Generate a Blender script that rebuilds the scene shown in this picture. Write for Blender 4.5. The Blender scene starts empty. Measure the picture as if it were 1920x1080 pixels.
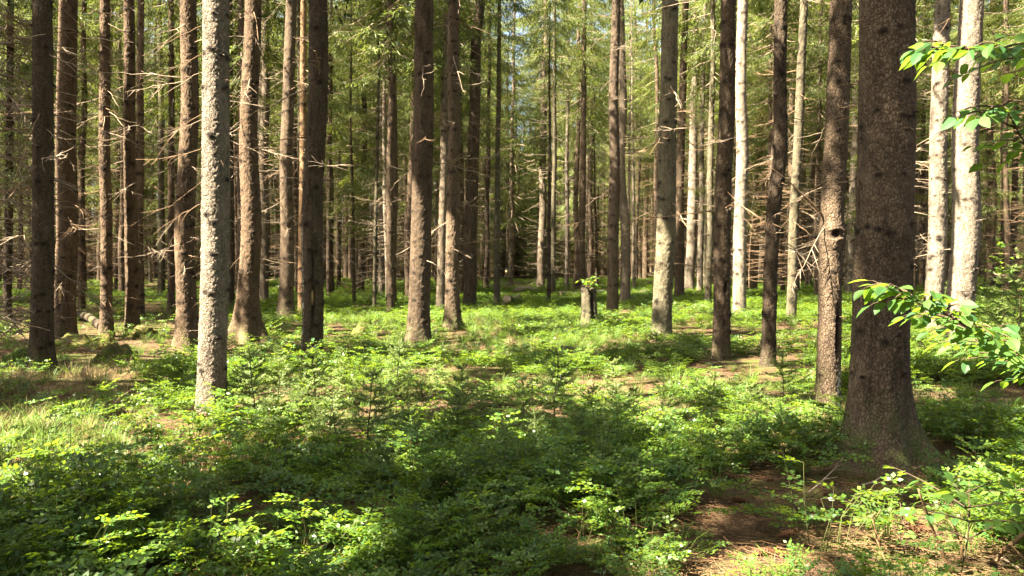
import bpy, math, random
import numpy as np
from mathutils import Vector, Matrix, Euler

# ------------------------------------------------------------------ camera, sky, sun, exposure
SC = bpy.context.scene
COL = SC.collection
F = 1600.0                      # focal length in photo pixels (photo 1920 x 1080)
CAM = np.array([0.0, 0.0, 1.6])
PITCH = math.atan(35.0 / 1600.0)
cam_d = bpy.data.cameras.new('camera')
cam = bpy.data.objects.new('camera', cam_d)
COL.objects.link(cam)
cam_d.sensor_width = 36.0
cam_d.lens = 36.0 * F / 1920.0
cam_d.clip_start = 0.05
cam_d.clip_end = 2000
cam.location = CAM
cam.rotation_euler = (math.pi / 2 - PITCH, 0, 0)
SC.camera = cam

SUN_EL = math.radians(55)
SUN_AZ = math.atan2(-0.906, -0.423)          # measured from +Y towards +X
S = np.array([math.cos(SUN_EL) * math.sin(SUN_AZ), math.cos(SUN_EL) * math.cos(SUN_AZ), math.sin(SUN_EL)])

w = bpy.data.worlds.new('World')
SC.world = w
w.use_nodes = True
nt = w.node_tree
sky = nt.nodes.new('ShaderNodeTexSky')
sky.sky_type = 'NISHITA'
sky.sun_disc = False
sky.sun_elevation = SUN_EL
sky.sun_rotation = SUN_AZ
sky.dust_density = 4.0
sky.air_density = 0.7
sky.ozone_density = 0.4
bg = nt.nodes['Background']
bg.inputs['Strength'].default_value = 0.06
nt.links.new(sky.outputs[0], bg.inputs['Color'])

ld = bpy.data.lights.new('sun', 'SUN')
ld.energy = 5.0
ld.angle = math.radians(0.5)
ld.color = (1.0, 0.89, 0.71)
lo = bpy.data.objects.new('sun', ld)
COL.objects.link(lo)
lo.rotation_euler = Vector(-S).to_track_quat('-Z', 'Y').to_euler()
lo.location = (-30, -10, 40)

SC.view_settings.view_transform = 'Standard'
SC.view_settings.look = 'None'
SC.view_settings.exposure = 3.75
SC.view_settings.gamma = 1.0
SC.cycles.use_denoising = True
SC.cycles.use_adaptive_sampling = False
SC.cycles.use_guiding = True
SC.cycles.guiding_training_samples = 48
SC.cycles.max_bounces = 7
SC.cycles.diffuse_bounces = 3
SC.cycles.glossy_bounces = 2
SC.cycles.transmission_bounces = 5
SC.cycles.sample_clamp_indirect = 2.0

rng = np.random.default_rng(7)
random.seed(7)

# ------------------------------------------------------------------ noise
_perm = np.random.default_rng(3).random(65536)
def _h(i, j, k):
    return _perm[((i * 73856093) ^ (j * 19349663) ^ (k * 83492791)) & 65535]
def noise3(x, y, z):
    """value noise, 0..1"""
    x, y, z = np.broadcast_arrays(np.asarray(x, float), np.asarray(y, float), np.asarray(z, float))
    i, j, k = np.floor(x).astype(np.int64), np.floor(y).astype(np.int64), np.floor(z).astype(np.int64)
    u, v, t = x - i, y - j, z - k
    u, v, t = u * u * (3 - 2 * u), v * v * (3 - 2 * v), t * t * (3 - 2 * t)
    r = 0
    for a in (0, 1):
        for b in (0, 1):
            for c in (0, 1):
                r = r + _h(i + a, j + b, k + c) * (u if a else 1 - u) * (v if b else 1 - v) * (t if c else 1 - t)
    return r
def noise2(x, y, s=0):
    return noise3(x, y, np.zeros_like(np.asarray(x, float)) + s * 7.31)

def smooth(a, b, x):
    t = np.clip((np.asarray(x, float) - a) / (b - a), 0, 1)
    return t * t * (3 - 2 * t)

# ------------------------------------------------------------------ terrain and picture geometry
def terrain(x, y):
    x = np.asarray(x, float); y = np.asarray(y, float)
    d = np.hypot(x, y)
    z = 0.016 * np.maximum(d - 16, 0) * smooth(120, 60, d) + smooth(60, 120, d) * 1.2
    z = z + 0.30 * (noise2(x / 7.0, y / 7.0, 1) - 0.5) * smooth(1, 9, d)
    z = z + 0.12 * (noise2(x / 1.7, y / 1.7, 2) - 0.5) * smooth(1, 4, d)
    z = z + 0.035 * (noise2(x / 0.45, y / 0.45, 3) - 0.5)
    # low hump under the dry grass on the left, a swell under the biggest trunk
    z = z + 0.16 * np.exp(-(((x + 6.2) / 1.6) ** 2 + ((y - 10.9) / 1.2) ** 2))
    z = z + 0.12 * np.exp(-(((x - 3.2) / 1.1) ** 2 + ((y - 7.6) / 0.9) ** 2))
    return z
CP, SP = math.cos(PITCH), math.sin(PITCH)
def ray(px, py):
    a, b = (px - 960) / F, (540 - py) / F
    return np.array([a, CP + SP * b, -SP + CP * b])
def at(px, py, Y):
    d = ray(px, py)
    return CAM + d * (Y / d[1])
def ground_at(px, py):
    d = ray(px, py)
    t = np.concatenate([np.arange(1.5, 20, 0.02), np.arange(20, 160, 0.1)])
    p = CAM[None] + d[None] * t[:, None]
    below = p[:, 2] < terrain(p[:, 0], p[:, 1])
    if below.any():
        q = p[np.argmax(below)]
    else:
        q = CAM + d * 70 / d[1]
    q = q.copy(); q[2] = float(terrain(q[0], q[1]))
    return q
def project(P):
    """world points (N,3) to photo pixels"""
    r = np.asarray(P, float) - CAM
    fw = r[..., 1] * CP - r[..., 2] * SP
    up = r[..., 1] * SP + r[..., 2] * CP
    fw = np.where(np.abs(fw) < 1e-6, 1e-6, fw)
    return 960 + F * r[..., 0] / fw, 540 - F * up / fw, fw
def gmap(P):
    """where the sun ray through P meets the level z = 0"""
    P = np.asarray(P, float)
    return P[..., 0] - S[0] / S[2] * P[..., 2], P[..., 1] - S[1] / S[2] * P[..., 2]
def in_poly(x, y, poly):
    r = np.zeros(np.shape(x), bool)
    n = len(poly)
    for i in range(n):
        x1, y1 = poly[i]; x2, y2 = poly[(i + 1) % n]
        c = ((y1 > y) != (y2 > y)) & (x < (x2 - x1) * (y - y1) / ((y2 - y1) if y2 != y1 else 1e-9) + x1)
        r ^= c
    return r

# ------------------------------------------------------------------ mesh collector
class Geo:
    def __init__(s):
        s.v, s.q, s.t, s.qm, s.tm, s.a, s.n = [], [], [], [], [], {}, 0
    def add(s, v, q=None, t=None, m=0, **attrs):
        v = np.asarray(v, float).reshape(-1, 3)
        if q is not None and len(q):
            q = np.asarray(q, np.int64).reshape(-1, 4); s.q.append(q + s.n); s.qm.append(np.full(len(q), m))
        if t is not None and len(t):
            t = np.asarray(t, np.int64).reshape(-1, 3); s.t.append(t + s.n); s.tm.append(np.full(len(t), m))
        for k in attrs:
            s.a.setdefault(k, [])
        for k in s.a:
            s.a[k].append((s.n, np.broadcast_to(np.asarray(attrs.get(k, 0.0), float), (len(v),))))
        s.v.append(v); s.n += len(v)
    def quads(s, Q, m=0, **attrs):
        """loose quads (N,4,3)"""
        Q = np.asarray(Q, float)
        if not len(Q): return
        at_ = {k: np.repeat(np.broadcast_to(np.asarray(x, float), (len(Q),)), 4) for k, x in attrs.items()}
        s.add(Q.reshape(-1, 3), q=np.arange(len(Q) * 4).reshape(-1, 4), m=m, **at_)
    def mesh(s, name, mats, smooth_=True):
        me = bpy.data.meshes.new(name)
        v = np.concatenate(s.v) if s.v else np.zeros((0, 3))
        me.vertices.add(len(v)); me.vertices.foreach_set('co', v.astype(np.float32).ravel())
        q = np.concatenate(s.q) if s.q else np.zeros((0, 4), np.int64)
        t = np.concatenate(s.t) if s.t else np.zeros((0, 3), np.int64)
        li = np.concatenate([q.ravel(), t.ravel()])
        me.loops.add(len(li)); me.loops.foreach_set('vertex_index', li.astype(np.int32))
        st = np.concatenate([np.arange(len(q)) * 4, len(q) * 4 + np.arange(len(t)) * 3])
        me.polygons.add(len(st))
        me.polygons.foreach_set('loop_start', st.astype(np.int32))
        mi = np.concatenate([np.concatenate(s.qm) if s.qm else [], np.concatenate(s.tm) if s.tm else []])
        me.polygons.foreach_set('material_index', mi.astype(np.int32))
        me.polygons.foreach_set('use_smooth', np.full(len(st), smooth_, bool))
        for k, parts in s.a.items():
            at_ = me.attributes.new(k, 'FLOAT', 'POINT')
            full = np.zeros(len(v), np.float32)
            for i, arr in parts:
                full[i:i + len(arr)] = arr
            at_.data.foreach_set('value', full)
        for m in mats: me.materials.append(m)
        me.update(calc_edges=True)
        return me
    def obj(s, name, mats, parent=None, loc=None, smooth_=True):
        return link(name, s.mesh(name, mats, smooth_), parent, loc)
def link(name, me, parent=None, loc=None):
    o = bpy.data.objects.new(name, me); COL.objects.link(o)
    if parent is not None: o.parent = parent
    if loc is not None: o.location = loc
    return o
def tag(o, label=None, cat=None, group=None, kind=None):
    if label: o['label'] = label
    if cat: o['category'] = cat
    if group: o['group'] = group
    if kind: o['kind'] = kind
    return o
def thing(name, label, cat, loc, group=None):
    o = link(name, None, None, loc)
    return tag(o, label, cat, group)

def unit(v):
    v = np.asarray(v, float)
    return v / np.maximum(np.linalg.norm(v, axis=-1, keepdims=True), 1e-9)
def tube(path, rad, n=6, cap=True):
    """round tube along path (K,3) with radii (K,): verts, quads, tris"""
    P = np.asarray(path, float); K = len(P); rad = np.broadcast_to(np.asarray(rad, float), (K,))
    T = unit(np.gradient(P, axis=0))
    ref = np.array([0, 0, 1.0]) if abs(T[:, 2]).mean() < 0.8 else np.array([1.0, 0, 0])
    A = unit(np.cross(T, ref)); B = np.cross(T, A)
    th = np.arange(n) / n * 2 * np.pi
    V = P[:, None] + rad[:, None, None] * (A[:, None] * np.cos(th)[None, :, None] + B[:, None] * np.sin(th)[None, :, None])
    i = np.arange(K - 1)[:, None] * n; j = np.arange(n)[None]
    j2 = (j + 1) % n
    q = np.stack([i + j, i + j2, i + n + j2, i + n + j], -1).reshape(-1, 4)
    V = V.reshape(-1, 3); t = np.zeros((0, 3), int)
    if cap:
        V = np.concatenate([V, P[-1:], P[:1]])
        e = (K - 1) * n + np.arange(n)
        t = np.concatenate([np.stack([e, (K - 1) * n + (np.arange(n) + 1) % n, np.full(n, K * n)], -1),
                            np.stack([(np.arange(n) + 1) % n, np.arange(n), np.full(n, K * n + 1)], -1)])
    return V, q, t
def blades(p, d, nrm, L, wd):
    """diamond leaves: p, d, nrm (N,3), L, wd (N,)"""
    d = unit(d); side = unit(np.cross(d, nrm))
    L = np.broadcast_to(np.asarray(L, float), (len(p),))[:, None]; wd = np.broadcast_to(np.asarray(wd, float), (len(p),))[:, None]
    up = np.cross(side, d)
    return np.stack([p, p + d * L * .42 + side * wd * .5 + up * wd * .12, p + d * L, p + d * L * .42 - side * wd * .5 + up * wd * .12], 1)
def rotz(P, a):
    c, s_ = math.cos(a), math.sin(a)
    return np.stack([P[..., 0] * c - P[..., 1] * s_, P[..., 0] * s_ + P[..., 1] * c, P[..., 2]], -1)

# ------------------------------------------------------------------ materials
def mat(name):
    m = bpy.data.materials.new(name); m.use_nodes = True
    n = m.node_tree.nodes; n.clear()
    out = n.new('ShaderNodeOutputMaterial')
    return m, m.node_tree, out
def N(nt, typ, **kw):
    n = nt.nodes.new(typ)
    for k, v in kw.items():
        if k in n.inputs: n.inputs[k].default_value = v
        else: setattr(n, k, v)
    return n
def mixc(nt, fac, a, b, blend='MIX'):
    n = nt.nodes.new('ShaderNodeMix'); n.data_type = 'RGBA'; n.blend_type = blend
    for sock, val in ((n.inputs[0], fac), (n.inputs[6], a), (n.inputs[7], b)):
        if hasattr(val, 'is_output'): nt.links.new(val, sock)
        elif isinstance(val, (int, float)): sock.default_value = val
        else: sock.default_value = (*val, 1)
    return n.outputs[2]
def mathn(nt, op, a, b=0.0, c=None):
    n = nt.nodes.new('ShaderNodeMath'); n.operation = op
    for i, val in enumerate((a, b) if c is None else (a, b, c)):
        if hasattr(val, 'is_output'): nt.links.new(val, n.inputs[i])
        else: n.inputs[i].default_value = val
    return n.outputs[0]
def ramp(nt, fac, stops):
    n = nt.nodes.new('ShaderNodeValToRGB'); nt.links.new(fac, n.inputs[0])
    e = n.color_ramp.elements
    while len(e) > 1: e.remove(e[-1])
    e[0].position = stops[0][0]; e[0].color = (*stops[0][1], 1)
    for p, c in stops[1:]:
        k = e.new(p); k.color = (*c, 1)
    return n.outputs[0]
def attr(nt, name):
    n = nt.nodes.new('ShaderNodeAttribute'); n.attribute_name = name
    return n.outputs['Fac']
def noisen(nt, vec, scale, detail=4, rough=.6):
    n = N(nt, 'ShaderNodeTexNoise', Scale=scale, Detail=detail, Roughness=rough)
    nt.links.new(vec, n.inputs['Vector'])
    return n.outputs['Fac']

def bark(name, base, dark, flake=.5, scale=42, mossy=(0.06, 0.085, 0.02)):
    m, nt, out = mat(name)
    tc = N(nt, 'ShaderNodeTexCoord'); mp = N(nt, 'ShaderNodeMapping'); mp.inputs['Scale'].default_value = (1, 1, .62)
    nt.links.new(tc.outputs['Object'], mp.inputs[0])
    wv = N(nt, 'ShaderNodeTexNoise', Scale=9.0, Detail=3.0); nt.links.new(mp.outputs[0], wv.inputs['Vector'])
    vec = N(nt, 'ShaderNodeVectorMath'); vec.operation = 'MULTIPLY_ADD'
    nt.links.new(wv.outputs['Color'], vec.inputs[0]); vec.inputs[1].default_value = (.06, .06, .06); nt.links.new(mp.outputs[0], vec.inputs[2])
    vo = N(nt, 'ShaderNodeTexVoronoi', Scale=scale, Randomness=1.0); vo.feature = 'DISTANCE_TO_EDGE'; nt.links.new(vec.outputs[0], vo.inputs['Vector'])
    vc = N(nt, 'ShaderNodeTexVoronoi', Scale=scale, Randomness=1.0); vc.feature = 'F1'; nt.links.new(vec.outputs[0], vc.inputs['Vector'])
    sep = N(nt, 'ShaderNodeSeparateColor'); nt.links.new(vc.outputs['Color'], sep.inputs[0])
    edge = ramp(nt, vo.outputs['Distance'], [(0, (0, 0, 0)), (.16, (1, 1, 1))])
    big = noisen(nt, mp.outputs[0], 1.7, 5)
    fine = noisen(nt, mp.outputs[0], 70, 3, .7)
    oi = N(nt, 'ShaderNodeObjectInfo')
    c = mixc(nt, ramp(nt, big, [(.3, (0, 0, 0)), (.7, (1, 1, 1))]), dark, base)
    lightc = tuple(min(1, x * 1.45 + .02) for x in base)
    c = mixc(nt, mathn(nt, 'MULTIPLY', sep.outputs[0], flake), c, lightc)
    c = mixc(nt, mathn(nt, 'MULTIPLY', mathn(nt, 'SUBTRACT', 1.0, edge), .6), c, tuple(x * .35 for x in dark))
    c = mixc(nt, mathn(nt, 'MULTIPLY', fine, .35), c, tuple(x * .55 for x in base))
    mp2 = N(nt, 'ShaderNodeMapping'); mp2.inputs['Scale'].default_value = (1, 1, .22)
    nt.links.new(tc.outputs['Object'], mp2.inputs[0])
    streak = noisen(nt, mp2.outputs[0], 11, 4, .7)
    c = mixc(nt, mathn(nt, 'MULTIPLY', ramp(nt, streak, [(.50, (0, 0, 0)), (.66, (1, 1, 1))]), .65), c, tuple(x * .42 for x in dark))
    blot = noisen(nt, mp.outputs[0], 4.2, 5, .75)
    c = mixc(nt, mathn(nt, 'MULTIPLY', ramp(nt, blot, [(.52, (0, 0, 0)), (.68, (1, 1, 1))]), .5), c, tuple(x * 1.35 + .01 for x in base))
    v = N(nt, 'ShaderNodeHueSaturation'); nt.links.new(c, v.inputs['Color'])
    nt.links.new(mathn(nt, 'MULTIPLY_ADD', oi.outputs['Random'], .4, .8), v.inputs['Value'])
    c = v.outputs[0]
    mz = noisen(nt, mp.outputs[0], 6, 5, .7)
    c = mixc(nt, mathn(nt, 'MULTIPLY', attr(nt, 'moss'), ramp(nt, mz, [(.42, (0, 0, 0)), (.6, (1, 1, 1))])), c, mossy)
    c = mixc(nt, attr(nt, 'lichen'), c, (.42, .44, .36))
    c = mixc(nt, attr(nt, 'knot'), c, (.018, .013, .009))
    c = mixc(nt, attr(nt, 'wood'), c, (.42, .27, .13))
    b = N(nt, 'ShaderNodeBsdfPrincipled', Roughness=.92); b.inputs['Specular IOR Level'].default_value = .15
    nt.links.new(c, b.inputs['Base Color'])
    h = mathn(nt, 'ADD', mathn(nt, 'MULTIPLY', edge, .6), mathn(nt, 'ADD', mathn(nt, 'MULTIPLY', sep.outputs[1], .5), mathn(nt, 'ADD', mathn(nt, 'MULTIPLY', fine, .7), mathn(nt, 'MULTIPLY', blot, 1.6))))
    bp = N(nt, 'ShaderNodeBump', Strength=.85, Distance=.013); nt.links.new(h, bp.inputs['Height']); nt.links.new(bp.outputs[0], b.inputs['Normal'])
    nt.links.new(b.outputs[0], out.inputs[0])
    return m
def leafm(name, young, old, trans, tfac=.45, rough=.5, spec=.3, var=.25):
    m, nt, out = mat(name)
    oi = N(nt, 'ShaderNodeObjectInfo')
    c = mixc(nt, attr(nt, 'tint'), old, young)
    hs = N(nt, 'ShaderNodeHueSaturation'); nt.links.new(c, hs.inputs['Color'])
    nt.links.new(mathn(nt, 'MULTIPLY_ADD', oi.outputs['Random'], var * 2, 1 - var), hs.inputs['Value'])
    b = N(nt, 'ShaderNodeBsdfPrincipled', Roughness=rough); b.inputs['Specular IOR Level'].default_value = spec
    nt.links.new(hs.outputs[0], b.inputs['Base Color'])
    tr = N(nt, 'ShaderNodeBsdfTranslucent')
    nt.links.new(mixc(nt, 1.0, mixc(nt, attr(nt, 'tint'), tuple(x * .7 for x in trans), trans), hs.outputs[0], 'MIX') if False else mixc(nt, attr(nt, 'tint'), tuple(x * .6 for x in trans), trans), tr.inputs[0])
    mx = N(nt, 'ShaderNodeMixShader'); mx.inputs[0].default_value = tfac
    nt.links.new(b.outputs[0], mx.inputs[1]); nt.links.new(tr.outputs[0], mx.inputs[2])
    nt.links.new(mx.outputs[0], out.inputs[0])
    return m
def plain(name, a, b_, scale=20, rough=.9, bump=.4, dist=.01, spec=.15):
    m, nt, out = mat(name)
    tc = N(nt, 'ShaderNodeTexCoord')
    f = noisen(nt, tc.outputs['Object'], scale, 5, .65)
    c = mixc(nt, ramp(nt, f, [(.35, (0, 0, 0)), (.65, (1, 1, 1))]), a, b_)
    bs = N(nt, 'ShaderNodeBsdfPrincipled', Roughness=rough); bs.inputs['Specular IOR Level'].default_value = spec
    nt.links.new(c, bs.inputs['Base Color'])
    bp = N(nt, 'ShaderNodeBump', Strength=bump, Distance=dist); nt.links.new(f, bp.inputs['Height']); nt.links.new(bp.outputs[0], bs.inputs['Normal'])
    nt.links.new(bs.outputs[0], out.inputs[0])
    return m

BARK = {
    'brown': bark('brown bark', (.128, .090, .056), (.062, .043, .027), .6),
    'dark': bark('dark bark', (.098, .070, .045), (.055, .039, .025)),
    'grey': bark('grey bark', (.185, .145, .10), (.11, .082, .055)),
    'olive': bark('olive bark', (.145, .124, .076), (.075, .062, .037), .6),
    'orange': bark('orange bark', (.132, .088, .052), (.060, .040, .024), .6),
    'pale': bark('pale bark', (.26, .215, .16), (.125, .098, .068), .6),
    'peeled': bark('peeled wood', (.30, .19, .10), (.19, .11, .055), .3),
}
M_DEAD = plain('dead wood', (.32, .25, .18), (.18, .135, .09), 30)
M_STICK = plain('stick bark', (.20, .12, .06), (.10, .06, .03), 40)
M_TWIG = plain('dark twig bark', (.085, .06, .035), (.045, .032, .02), 40)
M_STEM = plain('green stem', (.085, .10, .03), (.06, .055, .022), 40)
M_WOOD = plain('cut wood', (.62, .48, .30), (.50, .36, .2), 25)
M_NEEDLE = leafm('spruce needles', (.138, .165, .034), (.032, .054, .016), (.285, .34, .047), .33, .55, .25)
M_CANOPY = leafm('canopy needles', (.06, .10, .025), (.025, .05, .015), (.10, .16, .03), .3)
M_SAPLING = leafm('sapling needles', (.24, .31, .08), (.045, .088, .028), (.30, .40, .08), .35, .5, .3)
M_DEADB = plain('brown dead wood', (.25, .165, .10), (.13, .085, .05), 30)
M_BILB = leafm('bilberry leaves', (.112, .188, .014), (.031, .095, .024), (.27, .40, .02), .42, .42, .4, .35)
M_BEECH = leafm('beech leaves', (.085, .165, .022), (.035, .10, .03), (.26, .42, .03), .48, .55, .25)
M_GRASS = leafm('grass blades', (.14, .22, .03), (.06, .12, .02), (.28, .40, .06), .4, .5, .3)
M_STRAW = leafm('dry grass', (.42, .34, .19), (.25, .18, .09), (.35, .27, .13), .3, .7, .1)
M_MOSS = plain('moss', (.075, .11, .018), (.035, .055, .012), 60, 1.0, .8, .02, .05)
M_MOSSDARK = plain('mossy rot', (.095, .115, .025), (.085, .055, .03), 9, 1.0, .9, .03, .05)
M_CONE = plain('cone scales', (.11, .05, .022), (.05, .022, .011), 120, .7, .9, .006)

# ------------------------------------------------------------------ the ground: one sheet
def ground_material():
    m, nt, out = mat('forest floor')
    tc = N(nt, 'ShaderNodeTexCoord'); v = tc.outputs['Object']
    big = noisen(nt, v, .55, 4, .6); mid = noisen(nt, v, 4.0, 5, .7); fine = noisen(nt, v, 55, 4, .75)
    vo = N(nt, 'ShaderNodeTexVoronoi', Scale=60.0, Randomness=1.0); nt.links.new(v, vo.inputs['Vector'])
    sep = N(nt, 'ShaderNodeSeparateColor'); nt.links.new(vo.outputs['Color'], sep.inputs[0])
    c = mixc(nt, ramp(nt, mid, [(.3, (0, 0, 0)), (.7, (1, 1, 1))]), (.050, .031, .018), (.098, .063, .036))
    c = mixc(nt, mathn(nt, 'MULTIPLY', ramp(nt, sep.outputs[0], [(.45, (0, 0, 0)), (.95, (1, 1, 1))]), .75), c, (.17, .118, .068))
    c = mixc(nt, mathn(nt, 'MULTIPLY', fine, .5), c, (.05, .028, .016))
    mossf = mathn(nt, 'MULTIPLY', ramp(nt, big, [(.42, (0, 0, 0)), (.56, (1, 1, 1))]), ramp(nt, mid, [(.40, (0, 0, 0)), (.58, (1, 1, 1))]))
    c = mixc(nt, mathn(nt, 'MULTIPLY', mossf, .85), c, (.07, .10, .018))
    b = N(nt, 'ShaderNodeBsdfPrincipled', Roughness=.95); b.inputs['Specular IOR Level'].default_value = .1
    nt.links.new(c, b.inputs['Base Color'])
    h = mathn(nt, 'ADD', mathn(nt, 'MULTIPLY', sep.outputs[1], .6), mathn(nt, 'ADD', fine, mathn(nt, 'MULTIPLY', mid, 1.5)))
    bp = N(nt, 'ShaderNodeBump', Strength=1.0, Distance=.03); nt.links.new(h, bp.inputs['Height']); nt.links.new(bp.outputs[0], b.inputs['Normal'])
    nt.links.new(b.outputs[0], out.inputs[0])
    return m
def spaced(lo, hi, fine_lo, fine_hi, step, grow=1.07):
    a = list(np.arange(fine_lo, fine_hi, step)); s_ = step; x = fine_hi
    while x < hi: a.append(x); s_ *= grow; x += s_
    a.append(hi); s_ = step; x = fine_lo - step
    b = []
    while x > lo: b.append(x); s_ *= grow; x -= s_
    b.append(lo)
    return np.array(b[::-1] + a)
gx = spaced(-320, 320, -7, 7, .055); gy = spaced(-150, 400, 2.5, 14, .055, 1.04)
X, Y = np.meshgrid(gx, gy)
Zg = terrain(X, Y)
fine_ = smooth(22, 12, np.hypot(X, Y))
Zg = Zg + fine_ * .016 * (noise2(X / .13, Y / .13, 5) - .5)
nx, ny = len(gx), len(gy)
i = np.arange(ny - 1)[:, None] * nx; j = np.arange(nx - 1)[None]
g = Geo(); g.add(np.stack([X, Y, Zg], -1), q=np.stack([i + j, i + j + 1, i + nx + j + 1, i + nx + j], -1))
ground = g.obj('ground', [ground_material()])
tag(ground, 'brown needle covered forest floor with patches of moss', None, None, 'structure')

# ------------------------------------------------------------------ the trees in view, measured from the photo
# x at the top edge, x at the base, y of the base, width (photo px), bark, first live bough height, dead branches, flare, label, extra
T = []
def tree(xt, xb, yb, wd, bk, crown0, nd, flare, ref, label, **kw):
    T.append(dict(xt=xt, xb=xb, yb=yb, w=wd, bark=bk, c0=crown0, nd=nd, flare=flare, ref=ref, label=label, **kw))
tree(78, 78, 703, 37, 'dark', 10, 12, .8, 'tapering dark trunk', 'tall dark spruce with ringed bark, shaded, tapering trunk flaring at a grassy hump', lit=None, knots=1)
tree(128, 121, 640, 37, 'orange', 9, 26, .4, 'scarred orange trunk', 'orange brown spruce with a pale bark scar near its foot, lit along one edge', lit=(0, 9), edge=1, way=[(124, 300)], scar=[(-.1, 1.05, .22, .2, 'wood'), (-.2, 1.0, .5, .35, 'knot')])
tree(201, 199, 632, 20, 'orange', 9, 16, .6, '', 'slim orange brown spruce standing behind the dark stump hump', lit=(0, 4), edge=1)
tree(243, 248, 628, 23, 'orange', 9, 16, .5, '', 'slim reddish spruce with sunlit flank beside the bright bare ground', lit=(0, 5), edge=1)
tree(357, 349, 662, 34, 'orange', 10, 18, .9, '', 'dark red brown spruce with splayed root foot just behind the white sunlit trunk', lit=(1.2, 5), edge=1)
tree(399, 397, 772, 51, 'pale', 10, 0, .25, 'white sunlit trunk', 'bright white sunlit spruce trunk with crusty bark, half of it in shadow', lit=(-.3, 9), knots=1, pale=1)
tree(472, 464, 640, 36, 'orange', 10, 14, 1.25, 'root footed trunk', 'brown spruce on a wide splayed root foot, right of the white sunlit trunk', lit=(-.3, 8), edge=1, roots=1)
tree(545, 536, 598, 25, 'brown', 9, 22, .9, '', 'brown spruce with bell shaped foot behind the mottled rotten trunk', lit=(1, 7), edge=1)
tree(568, 566, 590, 14, 'peeled', 9, 6, .3, '', 'slender orange yellow trunk with peeled bark, half hidden behind the rotten one', lit=(0, 12))
tree(596, 585, 690, 38, 'dark', 10, 14, .15, 'rotten grey trunk', 'dark grey green spruce with a rotten hollow strip and lichen low down', lit=None, knots=1, way=[(588, 320)], scar=[(.25, 1.35, .22, .7, 'knot'), (-1.1, 1.3, .22, 1.0, 'lichen'), (.15, 1.15, .12, .12, 'wood'), (-.6, .3, 1.2, .5, 'moss')])
tree(621, 616, 560, 9, 'dark', 7, 12, .2, '', 'thin dark pole spruce right of the rotten grey trunk')
tree(680, 675, 549, 13, 'dark', 6, 20, .6, '', 'dark far spruce with bulging foot framed by green foliage', way=[(684, 250), (681, 380)])
tree(713, 702, 583, 7, 'olive', 8, 12, .1, '', 'very thin leaning pole spruce left of two straight brown trunks', lit=(0, 4))
tree(733, 733, 590, 14, 'brown', 8, 12, .2, '', 'straight slim brown spruce with light bark between thin poles')
tree(777, 766, 560, 13, 'brown', 7, 14, .3, '', 'brown spruce partly hidden behind the stout centre trunk', lit=(0, 4))
tree(799, 784, 647, 39, 'brown', 11, 10, .55, 'stout centre trunk', 'stout knobbly spruce with pinkish sunlit foot in the bright meadow', lit=(-.3, 2.6), shade=(2.9, 8), way=[(790, 330)], scar=[(.9, 3, .4, 2.5, 'none')])
tree(838, 826, 585, 17, 'grey', 8, 14, .3, '', 'greyish spruce between the stout centre trunk and a bell footed one')
tree(853, 848, 618, 25, 'brown', 10, 16, .9, '', 'brown spruce with bell shaped foot right of the stout centre trunk', lit=(.8, 2.2), shade=(2.4, 9))
tree(899, 880, 577, 24, 'dark', 8, 18, .2, 'leaning brown trunk', 'dark brown spruce leaning slightly, with hanging green boughs at its top', way=[(893, 200)])
tree(920, 911, 546, 9, 'dark', 8, 14, .5, '', 'thin dark spruce in the gap right of the leaning brown trunk')
tree(965, 957, 541, 9, 'grey', 6, 14, .5, '', 'thin grey spruce behind the cut log end', way=[(960, 300)])
tree(1024, 1014, 542, 14, 'grey', 4.5, 10, .3, '', 'grey spruce with green boughs hanging low over its left side', lit=(0, 6))
tree(1031, 1029, 569, 7, 'dark', 8, 8, .1, '', 'very thin dark pole spruce touching the grey trunk behind it')
tree(1066, 1062, 545, 8, 'pale', 12, 26, .2, '', 'pale dead spruce with many bare side twigs left of a joined pair', lit=(0, 9), dead=1)
tree(1086, 1079, 546, 10, 'brown', 9, 14, .2, '', 'left one of two brown spruces standing close together by the broken stump')
tree(1098, 1090, 550, 14, 'brown', 9, 12, .2, '', 'right one of two brown spruces standing close together by the broken stump')
tree(1156, 1148, 592, 21, 'dark', 9, 10, .25, 'straight dark trunk', 'straight olive brown spruce right of the broken stump')
tree(1184, 1189, 546, 6, 'pale', 15, 44, .1, '', 'whitish dead spruce pole bristling with short bare branches at the top', lit=(0, 14), dead=1)
tree(1254, 1240, 637, 35, 'olive', 11, 10, .3, 'olive trunk', 'thick olive grey spruce with slight bow, sun grazing its lower bark', shade=(2.4, 8), lit=(-.3, 2.2), way=[(1247, 300), (1251, 150)])
tree(1307, 1292, 550, 19, 'pale', 9, 12, .3, '', 'pale brightly lit spruce, largest of three white trunks standing close', lit=(0, 10))
tree(1322, 1312, 552, 11, 'pale', 9, 10, .2, '', 'narrow pale spruce in the middle of three white trunks standing close', lit=(0, 5))
tree(1338, 1327, 572, 12, 'olive', 9, 12, .2, '', 'narrow yellowish spruce, right of three white trunks standing close', lit=(1, 10), way=[(1333, 300)])
tree(1362, 1352, 672, 31, 'brown', 10, 8, .2, 'chocolate brown trunk', 'dark chocolate brown spruce with a knot hole near its foot', lit=None, knots=1, scar=[(.2, 1.25, .3, .12, 'knot')])
tree(1394, 1386, 588, 24, 'pale', 10, 10, .2, 'glaring white trunk', 'glaring white sunlit spruce right behind the chocolate brown trunk', lit=(-.3, 12))
tree(1443, 1410, 548, 17, 'brown', 9, 14, .3, '', 'brown far spruce leaning to the right above a sunny bank', lit=(0, 3), way=[(1424, 290)])
tree(1464, 1440, 686, 25, 'dark', 10, 12, .25, 'kinked dark trunk', 'dark slender spruce with a kink half way up', lit=None, knots=1, way=[(1446, 500), (1452, 380), (1464, 290), (1461, 150)])
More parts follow.
